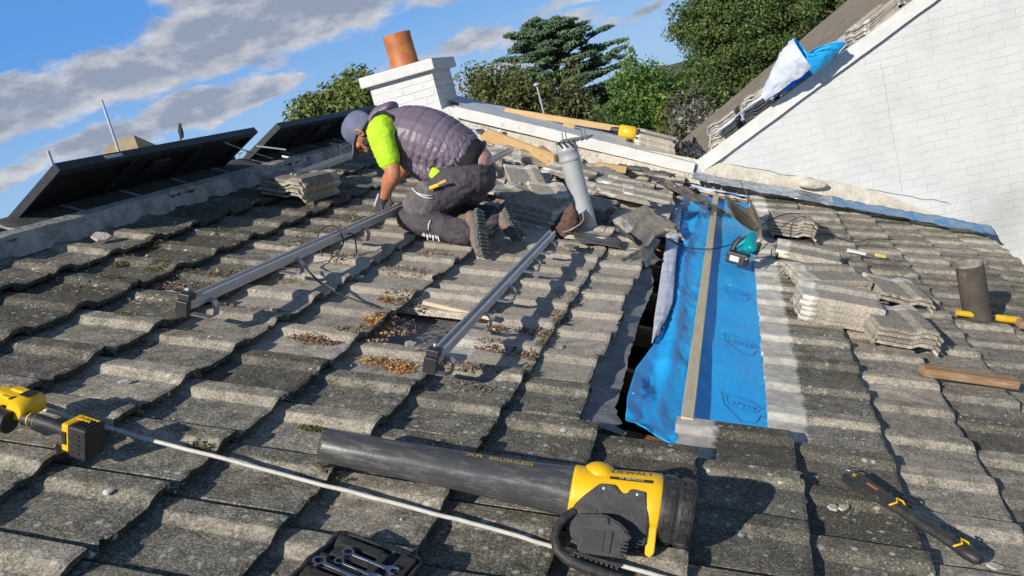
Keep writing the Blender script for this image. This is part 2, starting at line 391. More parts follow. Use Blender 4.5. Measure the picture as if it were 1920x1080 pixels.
gone = set()
for i in range(2, 19): gone.add((8, i)); gone.add((9, i))
gone.add((8, 1))
gone |= {(5, 2)}
for i in (10, 11, 12, 13): gone.add((6, i))
for i in (10, 11): gone.add((7, i))
gone |= {(5, 13), (5, 14), (4, 15), (7, 14)}
slip = {(5, 3): (0, .13, .010, 0)}   # (course, row): (dv, du, dn, rz)
for i in range(1, 9): slip[(7, i)] = (-.085 + .012 * math.sin(i * 2.1), 0, .002, 0)
for i in range(9, 19):
    slip[(7, i)] = (rnd.uniform(-.10, .02), rnd.uniform(-.02, .02), rnd.uniform(0, .03), rnd.uniform(-.15, .15))
for (j, i) in [(3, 11), (3, 12), (3, 13), (4, 12), (4, 14), (2, 12), (5, 11), (5, 12), (6, 15), (6, 16), (5, 16), (4, 17), (3, 15), (2, 15), (6, 9), (5, 10)]:
    slip[(j, i)] = (rnd.uniform(-.05, .03), rnd.uniform(-.02, .02), rnd.uniform(.0, .035), rnd.uniform(-.18, .18))
def clean_at(v, u):
    """the part of the roof that lay sheltered under the panels stays paler"""
    a = 1 if (.75 < v < 2.35 and u > .62) else 0
    if .80 < v < 1.75 and .62 > u > .30: a = .5
    if -.35 < v <= .75 and u > 2.6: a = .15
    if v > 3.4 : a = max(a, .22)
    return a
def build_roof_tiles(parent):
    V = []; F = []; SL = []; TI = []; CL = []; PA = []; ED = []; GR = []
    r = random.Random(11); nt = 2 * 6 * (len(PROF) - 1)
    for j in range(0, 16):
        for i in range(-9, 19):
            if (j, i) in gone: continue
            vs, fs, sl, vv = tile_geo(r)
            tint = r.random(); dv = r.gauss(0, .003); du = r.gauss(0, .0015); dn = abs(r.gauss(0, .0016)); rz = r.gauss(0, .006)
            ex = slip.get((j, i))
            if ex: dv += ex[0]; du += ex[1]; dn += ex[2]; rz += ex[3]
            tilt = math.atan2(.041, G)
            M = Matrix.Translation((j * G + dv, i * TWD + du, dn)) @ Matrix.Rotation(rz, 4, 'Z') @ Matrix.Rotation(-tilt * 1.0, 4, 'Y') @ Matrix.Rotation(r.gauss(0, .004), 4, 'X')
            # a head no longer covered by the course above is pale and unweathered
            bare = ((j - 1, i) in gone)
            b = len(V)
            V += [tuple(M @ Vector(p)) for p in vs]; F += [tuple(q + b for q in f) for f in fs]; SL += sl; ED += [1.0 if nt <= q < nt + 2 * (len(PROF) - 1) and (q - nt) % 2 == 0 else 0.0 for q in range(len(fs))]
            TI += [tint] * len(vs)
            cl = clean_at(j * G - .15, (i + .5) * TWD)
            CL += [cl] * len(vs)
            tv, tu = j * G - .15, (i + .5) * TWD
            g0 = .33 + .30 * max(0, min(1, (.75 - tv) / .5)) - .45 * cl + .28 * fbm(tv * 1.1, tu * .9, 3) + r.uniform(-.16, .16)
            if 2.35 < tv < 3.3 and tu < .6: g0 += .22
            if tv > 3.2: g0 += .13
            GR += [g0] * len(vs)
            PA += [(1.0 if a < .23 else (.55 if a < .35 else 0.0)) if bare else 0.0 for a in vv]
    me = bpy.data.meshes.new('roof_tiles'); me.from_pydata(V, [], F); me.update()
    set_attr(me, 'slope', SL); set_attr(me, 'tint', TI); set_attr(me, 'clean', CL); set_attr(me, 'pale', PA); set_attr(me, 'grime', GR)
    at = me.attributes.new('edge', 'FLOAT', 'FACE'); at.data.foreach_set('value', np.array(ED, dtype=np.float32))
    return link('roof_tiles', me, M_tile, parent)

house = thing('tiled_house', 'weathered concrete tiled roof slope in the foreground with one strip of tiles stripped off', 'house', RM)
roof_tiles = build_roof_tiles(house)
V0, U1 = -.55, 6.18
# old felt under the tiles, cut away along the open strip
mb = MB()
def felt(v0, v1, u0, u1, n=-.085, amp=.004, nx=30, ny=60):
    vs, fs = grid_mesh(nx, ny, lambda a, b: (v0 + (v1 - v0) * a, u0 + (u1 - u0) * b, n + amp * fbm((v0 + (v1 - v0) * a) * 6, (u0 + (u1 - u0) * b) * 6)))
    mb.add(vs, fs)
felt(-.5, 2.26, -2.9, U1); felt(2.26, 5.1, -2.9, .40, nx=20, ny=20); felt(2.97, 5.1, .42, U1)
mb.build('underlay', M_felt, house)
# torn felt edge lying free beside the strip
mb = MB()
def strip_edge(a, b):
    u = .36 + 2.35 * b; w0 = 2.24; w1 = 2.398 - .012 * b + .008 * math.sin(u * 3.1) + .010 * fbm(u * 9, 3) - .05 * max(0, b - .85) * 6
    if b < .10: w1 += (.10 - b) * .55 * (1 + .5 * math.sin(b * 160))
    v = w0 + (w1 - w0) * a
    return (v, u, -.036 + .014 * math.sin(a * 2.6) * math.sin(u * 5.0) - .012 * a)
vs, fs = grid_mesh(14, 70, strip_edge); mb.add(vs, fs); o = mb.build('torn_felt_edge', M_felt, house); solidify(o, .002)
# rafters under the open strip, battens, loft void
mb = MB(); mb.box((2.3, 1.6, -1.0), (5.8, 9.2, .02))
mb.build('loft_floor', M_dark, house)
u = .50
k = 0
while u < 6.1:
    MB().box((2.30, u, -.142), (5.5, .045, .10)).build('rafter', M_woodold, house); u += .62
mb = MB()
for q in (6.4,): 
    mb.box((q * G, 1.6 + 1.66, -.0745), (.038, 5.6, .019))
mb.build('batten', M_woodx, house)
# walls below the eaves so the roof sits on something
M_rend = simple('painted_house_wall', (.70, .70, .67), (.62, .62, .59), 5, .8, bump=.3)
IRM = RM.inverted()
mb = MB()
mb.box((4.45, 1.6, -4.05), (.22, 9.0, 3.8)); mb.box((-5.0, 1.6, -4.2), (.22, 9.0, 3.5))
for yy in (-2.75,): mb.box((-.2, yy, -4.25), (9.3, .2, 3.4))
mb.build('wall', M_rend, house, IRM)
mb = MB()
# gable infill and loft sides (dark inside)
mb.prism([(-4.9, -2.35), (4.4, -2.35), (4.4, -2.10), (-.46, .02), (-4.9, -2.0)], .05, M=TW(0, -2.80, 0, rx=R(90)))
mb.build('gable_panel', M_rend, house, IRM)
# far slope beyond the ridge
mb = MB()
def far_slope(a, b): return (-.50 - 4.6 * a, -2.9 + 9.06 * b, .135 - 4.6 * a * .43)
vs, fs = grid_mesh(12, 12, far_slope); mb.add(vs, fs); mb.build('far_roof_slope', M_ridge, house, IRM)

# ridge tiles and mortar bedding
def ridge_n(b): return 0
n_r = 20; L_r = .455
mort = MB()
def mface(a, b):
    u = -2.9 + 9.0 * b
    wob = .012 * fbm(u * 5, 1) + .018 * fbm(u * 1.7, 7)
    if a < .5:
        t_ = a / .5; v = -.300 + wob - .035 * t_ ; n = -.03 + .098 * t_ + .006 * fbm(u * 9, t_ * 4)
    else:
        t_ = (a - .5) / .5; v = -.335 + wob * (1 - t_) - .05 * t_; n = .068 + .004 * t_
    v += .006 * fbm(u * 24, a * 7)
    return (v, u, n)
vs, fs = grid_mesh(9, 420, mface); mort.add(vs, fs, sm=False)
mort.build('ridge_mortar', M_mortar, house)
for k in range(n_r):
    u0 = -2.9 + k * L_r; mb = MB(); prof = []
    for a in range(9):
        t_ = -1 + 2 * a / 8
        x = -.52 + .235 * t_ ; n = .286 - .112 * abs(t_) ** 1.25
        prof.append((x, n))
    tip = rnd.gauss(0, .004)
    def rf(a, b):
        s_ = a * 8; i = min(int(s_), 7); f = s_ - i
        x = prof[i][0] * (1 - f) + prof[i + 1][0] * f; z = prof[i][1] * (1 - f) + prof[i + 1][1] * f
        return (x, u0 + .006 + (L_r - .012) * b, z - .0 + tip + .004 * (b) + .002 * fbm(x * 20, u0 + b * 9))
    vs, fs = grid_mesh(17, 6, rf); mb.add(vs, fs, sm=True)
    o = mb.build('ridge_tile', M_ridge, house, RM.inverted()); solidify(o, .016)
for k in range(1, n_r):
    mb = MB()
    u0 = -2.9 + k * L_r
    pts = [(-.50 + .215 * t_ + rnd.gauss(0, .002), u0 + rnd.gauss(0, .003), .2895 - .1115 * abs((-.50 + .215 * t_ + .52) / .235) ** 1.25 + .000) for t_ in (.15, .35, .55, .75, .97)]
    mb.tube(pts, [.007, .009, .008, .010, .012], 6)
    mb.build('ridge_joint', M_mortar, house, IRM)
# ------------------------------------------------------------------ white gabled building beyond
white = thing('white_house', 'white painted brick gable wall rising behind the far end of the tiles', 'building', TW(0, 6.2, 0))
YF = 0.0
vx, vz = 2.27, -.85
def topR(x): return vz + .452 * (x - vx)
def topL(x): return vz - .508 * (x - vx)
poly = [(-1.15, -6.0), (9.0, -6.0), (9.0, topR(9.0)), (vx, vz), (.0, topL(.0)), (-1.15, topL(.0) - .2)]
mb = MB(); mb.prism(poly, .22, M=TW(0, .22, 0, rx=R(90))); mb.build('gable_wall', M_wall, white)
# painted verge boards
def board(x0, z0, x1, z1, nm, w=.075, d=.24, up=.0, y0=-.10):
    L = math.hypot(x1 - x0, z1 - z0); a = math.atan2(z1 - z0, x1 - x0); mb = MB()
    M = TW(x0, y0, z0, ry=-a)
    vs, fs = grid_mesh(50, 2, lambda p, q: (L * p, 0, -w + w * q + .003 * fbm(p * L * 7, q * 3)))
    n = int(L * 14); pr = []
    for k in range(n + 1):
        x = L * k / n; pr.append((x, .004 * fbm(x * 5, 1.3 + z0), .004 * fbm(x * 9, 8.3 + z0)))
    V = []; F = []
    for x, e1, e2 in pr: V += [(x, e1 * .5, -w + e1), (x, e1 * .5, up + e2), (x, d, up), (x, d, -w)]
    for k in range(n):
        b = 4 * k
        for q in range(4): F.append((b + q, b + 4 + q, b + 4 + (q + 1) % 4, b + (q + 1) % 4))
    F += [(0, 1, 2, 3), (4 * n + 3, 4 * n + 2, 4 * n + 1, 4 * n)]
    mb.add(V, F, M); return mb.build(nm, M_board, white)
board(.10, topL(.10) + .035, vx + .02, vz + .035, 'verge_board', w=.105, d=.42)
board(vx, vz + .03, 9.0, topR(9.0) + .03, 'verge_board', w=.12, d=.17, y0=-.045)
M_soff = simple('verge_shadow_trim', (.30, .30, .29), (.22, .22, .21), 20, .8)
# roof planes of the white building
M_brt = simple('brown_weathered_roof_covering', (.34, .28, .20), (.21, .175, .13), 5, .9, bump=.8, bscale=22, bdist=.02, stretch=(1, 1, 1), dirt=(.30, .26, .20), dscale=3)
mb = MB()
A0, A1 = (vx, .125, vz - .01), (9.0, .125, topR(9.0) - .01)
B0, B1 = (1.62, 5.45, topR(1.62) - .01), (9.0, 15.5, topR(9.0) - .01)
vs, fs = grid_mesh(40, 16, lambda a, b: tuple((Vector(A0).lerp(Vector(A1), a)).lerp(Vector(B0).lerp(Vector(B1), a), b) + Vector((0, 0, .012 * fbm(a * 30, b * 9)))))
mb.add(vs, fs)
mb.build('roof', M_brt, white)
M_memw = simple('pale_membrane_backing', (.60, .64, .70), (.52, .56, .63), 8, .6, bump=.4, bscale=14, bdist=.02)
mb = MB()
vs, fs = grid_mesh(30, 8, lambda a, b: (-.9 + 3.17 * a, .32 + .55 * b, topL(-.9 + 3.17 * a) + .02 + .012 * fbm(a * 14, b * 4)))
mb.add(vs, fs); mb.build('left_roof_slope', M_memw, white)
# step in render between lower wall and board: textured white strip and cream fillet
mb = MB()
def fillet(a, b):
    x = -.35 + 4.95 * b; zr = -x * math.tan(TH)
    lump = .034 * fbm(x * 4.5, a * 1.5) + .012 * fbm(x * 16, a * 5)
    up = .235 + .04 * fbm(x * 1.3, 5) - .02 * max(0, x - 3.6)
    if x < 2.3: up = .24
    up *= min(1, max(.15, (4.66 - x) / .7)); return (x, -.012 - .10 * (1 - a) ** 1.3 + lump * (1 - a), zr - .02 + up * a)
vs, fs = grid_mesh(9, 260, fillet); mb.add(vs, fs); mb.build('mortar_fillet', M_cream, white)
# rounded lump of white mortar on the fillet
mb = MB(); Vs = []
mb.sphere((0, 0, 0), (.14, .045, .045), seg=20, rings=12)
mb.v = [(x, y, z * (1 + .18 * fbm(x * 12, z * 12))) for x, y, z in mb.v]
mb.build('mortar_lump', M_cream, white, TW(3.29, -.11, -1.25, ry=R(16)))
# crack lines in the paint near the valley
M_crack = simple('paint_crack', (.22, .20, .18), (.16, .15, .13), 20, .9, bump=0)
mb = MB()
def crack(pts, r=.004): mb.tube([(x, -.0015, z) for x, z in pts], r, 5)
crack([(2.42, -1.02), (2.45, -.97), (2.44, -.92), (2.50, -.88), (2.56, -.86), (2.58, -.80), (2.64, -.76)], .0035)
def pathz(x): return -x * math.tan(TH) + .225 + .02 * fbm(x * 5, 0)
crack([(2.45 + .06 * k, pathz(2.45 + .06 * k)) for k in range(34)], .0035)
mb.build('paint_crack', M_crack, white)
# a thin painted over wire running down the wall
mb = MB(); mb.tube([(4.055 + .0035 * math.sin(z * 9), -.004, z) for z in [-.30 - .06 * k for k in range(22)]], .0035, 7); mb.build('painted_wire', M_wall, white)
# pale membrane strip showing between the stacks and the brown roof edge
mb = MB(); vs, fs = grid_mesh(60, 10, lambda a, b: (2.62 + 2.4 * a, .30 + 1.1 * b, topR(2.62 + 2.4 * a) + .03 + .03 * fbm(a * 16, b * 3) + .03 * b)); mb.add(vs, fs, sm=True); mb.build('membrane_strip', M_memw, white)
# blue and silver flashing tape over the top course along the wall
M_tape_s = simple('silver_flashing_tape', (.62, .66, .70), (.30, .42, .56), 14, .22, metal=.75, bump=.9, bscale=16, bdist=.02, contrast=(.4, .6))
M_tape_b = simple('blue_flashing_tape', (.06, .24, .50), (.20, .32, .44), 9, .30, metal=.35, bump=.6, bscale=20, bdist=.015, contrast=(.42, .62), dirt=(.30, .28, .24), dscale=8, dlo=.58, dhi=.7)
def tape(v0, v1, nm, m, n0, wid=.13, par=house):
    mb = MB()
    def fn(a, b):
        v = v0 + (v1 - v0) * b
        u = 6.10 - wid * (1 - a) + .018 * fbm(v * 3, 4) * (1 - a)
        n = n0 + .035 * a * a + .012 * fbm(v * 5, a * 1.5) + .004 * fbm(v * 22, a * 4)
        return (v, u, n)
    vs, fs = grid_mesh(12, 130, fn); mb.add(vs, fs, sm=True); o = mb.build(nm, m, par); solidify(o, .002); return o
tape(2.42, 3.72, 'silver_flashing', M_tape_s, .055, wid=.26)
tape(3.62, 5.12, 'blue_flashing', M_tape_b, .052, wid=.24)
# chimney on the white building
ch = MB().box((-.445, .36, -.10), (.705, .62, 1.60)).build('chimney', M_chim, white)
mb = MB(); mb.box((-.448, .36, .757), (.835, .76, .112), bev=.012)
mb.v = [(x + .004 * fbm(x * 9, z * 9, y * 9), y, z + .004 * fbm(x * 7, y * 7)) for x, y, z in mb.v]
mb.build('chimney_cap', M_white, ch)
M_terra = simple('orange_terracotta', (.52, .19, .055), (.40, .13, .04), 9, .55, bump=.3, bscale=40, dirt=(.62, .58, .5), dscale=5, dlo=.68, dhi=.72)
mb = MB(); mb.lathe([(.155, 0), (.158, .02), (.150, .04), (.148, .30), (.152, .345), (.149, .355), (.130, .355), (.128, .05)], 36)
mb.build('chimney_pot', M_terra, ch, TW(-.47, .38, .812, ry=R(-1)))
# ------------------------------------------------------------------ ground, far things, trees
M_grass = simple('garden_ground', (.07, .10, .03), (.12, .12, .06), .6, .95, bump=.5, bscale=9, bdist=.1)
mb = MB(); vs, fs = grid_mesh(60, 60, lambda a, b: (-900 + 1800 * a, -900 + 1800 * b, -6.3 - .5 * abs(fbm(a * 40, b * 40))))
mb.add(vs, fs); tag(mb.build('ground', M_grass), kind='structure')

def mat_leaf(name, c1, c2, c3, scale=1.2, rough=.6):
    m, t, b = new_mat(name); v = ocoord(t); a = t.attr('tint')
    col = t.mix(t.ss(t.noise(v, scale, 4, .6), .35, .65), c1, c2); col = t.mix(t.ss(a, .55, 1.0), col, c3)
    g = t.m('ADD', .55, t.m('MULTIPLY', t.noise(v, 9, 3), .9)); col = t.mix(1, col, t.comb(g, g, g), 'MULTIPLY')
    t.put(b.inputs['Base Color'], col); b.inputs['Roughness'].default_value = rough; b.inputs['Specular IOR Level'].default_value = .3
    tr = t.n('ShaderNodeBsdfTranslucent'); t.put(tr.inputs[0], col)
    mx = t.n('ShaderNodeMixShader'); mx.inputs[0].default_value = .25; t.put(mx.inputs[1], b.outputs[0]); t.put(mx.inputs[2], tr.outputs[0])
    out = [n for n in t.t.nodes if n.type == 'OUTPUT_MATERIAL'][0]; t.put(out.inputs[0], mx.outputs[0]); return m
M_bark = simple('tree_bark', (.13, .09, .06), (.07, .05, .035), 6, .95, bump=.8, bscale=14, bdist=.03, stretch=(1, 1, .3))
rs = np.random.default_rng(5)
def crown(clumps, per, size, mat, parent, flat=1.0, shell=.55, aspect=1.6, droop=0.0, name='crown'):
    """clumps: (cx, cy, cz, rx, ry, rz); leaves lie mostly in each clump's outer shell"""
    P_ = []; S_ = []
    for (cx, cy, cz, rx, ry, rz) in clumps:
        n = max(12, int(per * (rx * ry + rx * rz + ry * rz) / 3))
        d = rs.normal(size=(n, 3)); d /= np.linalg.norm(d, axis=1)[:, None]
        k = (shell + (1 - shell) * rs.random(n) ** .6)[:, None]
        k = k * (1 + .10 * rs.normal(size=(n, 1)))
        p = d * k * np.array([rx, ry, rz]) + np.array([cx, cy, cz]); P_.append(p); S_.append(d)
    p = np.concatenate(P_); d = np.concatenate(S_); n = len(p)
    nr = d + rs.normal(size=(n, 3)) * .75; nr[:, 2] = nr[:, 2] * flat + (1 - flat) * 2.0; nr /= np.linalg.norm(nr, axis=1)[:, None]
    t1 = np.cross(nr, rs.normal(size=(n, 3))); t1 /= np.linalg.norm(t1, axis=1)[:, None]; t2 = np.cross(nr, t1)
    s = (size * (.55 + .9 * rs.random(n)))[:, None]
    a = t1 * s * aspect; b = t2 * s
    q = np.stack([p - a, p + b * .8 + a * .1, p + a, p - b * .8 + a * .1], 1).reshape(-1, 3)
    me = bpy.data.meshes.new(name); me.vertices.add(len(q)); me.vertices.foreach_set('co', q.astype(np.float32).ravel())
    me.loops.add(len(q)); me.loops.foreach_set('vertex_index', np.arange(len(q), dtype=np.int32))
    me.polygons.add(n); me.polygons.foreach_set('loop_start', np.arange(0, 4 * n, 4, dtype=np.int32))
    me.update(); set_attr(me, 'tint', np.repeat(rs.random(n), 4)); return link(name, me, mat, parent)
def trunk(parent, base_z, pts, r0, branches=()):
    mb = MB(); n = len(pts); mb.tube(pts, [r0 * (1 - .75 * i / (n - 1)) for i in range(n)], 9)
    for a, b, r in branches:
        m_ = ((a[0] + b[0]) / 2, (a[1] + b[1]) / 2, (a[2] + b[2]) / 2 + .12 * abs(b[2] - a[2])); mb.tube([a, m_, b], [r, r * .7, r * .3], 6)
    return mb.build('trunk', M_bark, parent)
def round_tree(name, label, cat, x, y, topz, rx, rz, mat, ncl=26, per=90, size=.10, ry=None, seed=1, cz=None, group=None, cr=.34):
    r = random.Random(seed); ry = ry or rx; G0 = -6.3
    th = thing(name, label, cat, TW(x, y, G0), group); czz = (topz - rz if cz is None else cz) - G0
    cl = []; br = []; size = size * .62; per = per * 2.6
    for k in range(ncl):
        for _ in range(50):
            a, b, c = r.uniform(-1, 1), r.uniform(-1, 1), r.uniform(-1, 1)
            q = a * a + b * b + c * c
            if .25 < q < 1: break
        q = math.sqrt(q); a, b, c = a / q, b / q, c / q; f = r.uniform(.45, .78)
        s = r.uniform(.7, 1.25) * cr
        cl.append((a * rx * f, b * ry * f, czz + c * rz * f, rx * s, ry * s, rz * s * .8)); br.append(((0, 0, czz - rz * .6), (a * rx * f, b * ry * f, czz + c * rz * f), .07 * rx / 2))
    trunk(th, 0, [(0, 0, 0), (.05, .02, czz * .4), (0, 0, czz)], .12 * rx, br)
    crown(cl, per, size, mat, th, shell=.35); return th
M_l_olive = mat_leaf('olive_green_foliage', (.10, .15, .035), (.18, .23, .06), (.27, .30, .10))
M_l_dark = mat_leaf('dark_brown_green_foliage', (.09, .115, .04), (.17, .19, .065), (.25, .25, .10))
M_l_mid = mat_leaf('fresh_green_foliage', (.07, .15, .03), (.13, .24, .05), (.22, .32, .085))
M_l_yel = mat_leaf('yellow_green_foliage', (.28, .30, .05), (.36, .36, .07), (.42, .40, .10))
M_l_oak = mat_leaf('evergreen_oak_foliage', (.065, .12, .035), (.135, .20, .06), (.22, .28, .10))
M_l_ced = mat_leaf('blue_green_cedar_needles', (.09, .16, .085), (.145, .22, .12), (.23, .31, .18), 1.0)
M_l_grey = mat_leaf('grey_leaf_shrub', (.16, .16, .12), (.30, .29, .25), (.42, .40, .36))
round_tree('round_tree', 'rounded olive green tree crown showing above the black panels left of the chimney', 'tree', -7.0, 19.4, 2.25, 1.75, 1.7, M_l_olive, 60, 560, .065, seed=3)
round_tree('round_tree', 'small olive green tree showing in the gap between the two black panels', 'tree', -8.3, 16.6, 1.05, .75, 1.2, M_l_olive, 16, 420, .06, seed=4)
round_tree('hedge_tree', 'dark brownish green tree right behind the white chimney', 'tree', -2.9, 18.8, 1.50, 1.30, 1.9, M_l_dark, 60, 520, .055, seed=5)
round_tree('hedge_tree', 'dark brownish green bushy tree under the left side of the cedar', 'tree', -1.6, 19.4, 1.0, 1.05, 1.7, M_l_dark, 44, 520, .055, seed=15)
round_tree('broadleaf_tree', 'fresh green bushy tree behind the timber lengths right of the cedar', 'tree', .0, 24.2, .62, 1.35, 1.9, M_l_mid, 60, 420, .06, seed=6, ry=1.2)
round_tree('broadleaf_tree', 'fresh green lower bush in front of the cedar trunk behind the timber lengths', 'tree', -1.0, 23.0, -.25, .95, 1.0, M_l_mid, 36, 420, .06, seed=16)
round_tree('broadleaf_tree', 'mid green bush filling the gap below the left edge of the big oak', 'tree', 1.1, 26.5, .35, 1.3, 1.9, M_l_oak, 50, 480, .06, seed=26)
round_tree('slim_conifer', 'small pointed green tree top rising between the cedar and the big oak', 'tree', -.15, 24.6, 1.0, .42, 1.4, M_l_mid, 16, 380, .06, seed=7)
round_tree('yellow_tree', 'bright yellow green tree top beside the big oak', 'tree', .42, 24.9, .85, .40, .9, M_l_yel, 12, 380, .06, seed=8)
round_tree('yellow_tree', 'yellowing green bush low down at the foot of the big oak', 'tree', .85, 21.0, -.45, .45, .9, mat_leaf('yellowing_foliage', (.10, .15, .03), (.22, .24, .05), (.36, .34, .08)), 12, 380, .06, seed=18)
round_tree('evergreen_oak', 'big dark evergreen oak filling the top of the view left of the white gable', 'tree', 3.6, 33.3, 3.9, 3.9, 3.0, M_l_oak, 260, 480, .062, seed=9, ry=2.4, cz=.75, cr=.155)
round_tree('evergreen_oak', 'dark oak crown further back showing just above the brown verge of the white gable', 'tree', 7.5, 31, 3.6, 3.0, 2.6, M_l_oak, 150, 480, .062, seed=19, ry=2.0, cz=1.0, cr=.17)
round_tree('grey_shrub', 'pale grey leaved shrub low beside the brown roof slope', 'shrub', 1.75, 17.4, -.62, .62, .62, M_l_grey, 16, 420, .055, seed=10)
round_tree('grey_shrub', 'greyish green bush between the big oak and the pale grey shrub', 'shrub', 1.35, 19.6, -.35, .75, .9, mat_leaf('grey_green_foliage', (.07, .085, .04), (.15, .16, .09), (.26, .26, .19)), 18, 380, .06, seed=20)
def cedar():
    r = random.Random(12); x, y, G0 = -3.3, 28.9, -6.3
    th = thing('cedar_tree', 'tall blue green cedar with flat layered branches and gaps of sky', 'tree', TW(x, y, G0))
    cl = []; br = []
    lv = [(8.72, .75), (8.45, 1.25), (8.15, 1.7), (7.8, 2.05), (7.4, 2.25), (7.0, 2.3), (6.6, 2.15), (6.1, 1.9), (5.6, 1.6), (5.0, 1.5)]
    for z, rad in lv:
        nb = r.randint(8, 10); off = r.uniform(0, 6)
        for k in range(nb):
            a = off + 2 * PI * k / nb + r.uniform(-.25, .25); rr = rad * r.uniform(.7, 1.12)
            tip = (math.cos(a) * rr, math.sin(a) * rr * .8, z + r.uniform(-.10, .22)); br.append(((.05, 0, z - .45), tip, .05))
            for q in range(5):
                f = .35 + .65 * (q + 1) / 5; s = r.uniform(.22, .40) * (1.15 - .4 * f)
                cl.append((tip[0] * f + r.uniform(-.15, .15), tip[1] * f, z + (tip[2] - z) * f + r.uniform(-.08, .08) - .22 * (1 - f), s * 1.25, s * 1.1, .085))
    # one long low limb reaching right and down
    for q in range(14):
        f = q / 13; cl.append((.7 + 1.7 * f + r.uniform(-.2, .2), -.4 + r.uniform(-.3, .3), 6.15 - .1 * f + .55 * math.sin(f * 2.4) - .5 + r.uniform(-.15, .15), .42, .35, .10))
    trunk(th, 0, [(0, 0, 0), (-.05, 0, 3), (.1, 0, 6), (.0, 0, 8.5)], .28, br)
    crown(cl, 3400, .032, M_l_ced, th, flat=.5, shell=.2, aspect=2.0); return th
cedar()
# a low far tree belt that closes the horizon
cl = []
for k in range(260):
    a = R(-75 + 150 * k / 259); D = rnd.uniform(70, 110); h = rnd.uniform(1.5, 3.0)
    cl.append((math.sin(a) * D, math.cos(a) * D, -6.3 + h * .8, rnd.uniform(2, 4), 2, h))
bo = crown(cl, 14, .45, M_l_dark, None, name='tree_belt'); tag(bo, kind='stuff')
# aerial poles and neighbouring roof tops beyond the ridge
M_pole = simple('pale_metal_pole', (.60, .62, .66), (.45, .47, .50), 30, .45, metal=.4, bump=0)
def pole(nm, label, cat, x, y, z0, z1, r, lean=0, head=None):
    th = thing(nm, label, cat, TW(x, y, z0)); MB().tube([(0, 0, 0), (lean, 0, z1 - z0)], r, 8).build('pole', M_pole, th)
    if head: MB().sphere((lean, 0, z1 - z0), (.05, .05, .03)).build('pole_head', M_pole, th)
    return th
pole('aerial_pole', 'tall pale thin pole leaning above the beige roof top beyond the left panel', 'pole', -5.77, 8.5, .35, 1.68, .020, .02)
pole('vent_stub', 'short grey pole standing up at the left end of the long black panel', 'pole', -5.11, 6.45, .3, 1.03, .022)
pole('street_lamp', 'thin white street lamp post in front of the dark trees', 'street lamp', .08, 10.19, -2.2, .32, .014, -.02, True)
M_bge = simple('beige_far_roof', (.34, .28, .17), (.26, .21, .13), 3, .9, bump=.3)
nb = thing('far_roof_top', 'beige hipped roof top of a neighbouring house peeping over the left black panel', 'building', TW(-7.0, 10.1, -6.18))
mb = MB(); mb.box((0, 0, 3.3), (1.2, 1.0, 6.6)); mb.build('wall', M_rend, nb)
mb = MB(); mb.add([(-.45, -.5, 6.9), (.75, -.5, 6.9), (.75, .5, 6.9), (-.45, .5, 6.9), (-.1, 0, 7.40), (.36, 0, 7.40), (-.45, -.5, 6.5), (.75, -.5, 6.5), (.75, .5, 6.5), (-.45, .5, 6.5)],
    [(0, 1, 5, 4), (1, 2, 5), (2, 3, 4, 5), (3, 0, 4), (6, 7, 1, 0), (7, 8, 2, 1), (8, 9, 3, 2), (9, 6, 0, 3)]); mb.build('roof', M_bge, nb)
nb = thing('far_roof_top', 'low dark roof top of a distant house peeping over the middle of the left panel', 'building', TW(-6.25, 10.7, -6.46))
mb = MB(); mb.box((0, 0, 3.3), (.9, 1.0, 6.6)); mb.build('wall', M_rend, nb)
mb = MB(); mb.add([(-.6, -.5, 7.15), (.6, -.5, 7.15), (.6, .5, 7.15), (-.6, .5, 7.15), (-.25, 0, 7.38), (.42, 0, 7.38), (-.6, -.5, 6.5), (.6, -.5, 6.5), (.6, .5, 6.5), (-.6, .5, 6.5)],
    [(0, 1, 5, 4), (1, 2, 5), (2, 3, 4, 5), (3, 0, 4), (6, 7, 1, 0), (7, 8, 2, 1), (8, 9, 3, 2), (9, 6, 0, 3)]); mb.build('roof', M_ridge, nb)

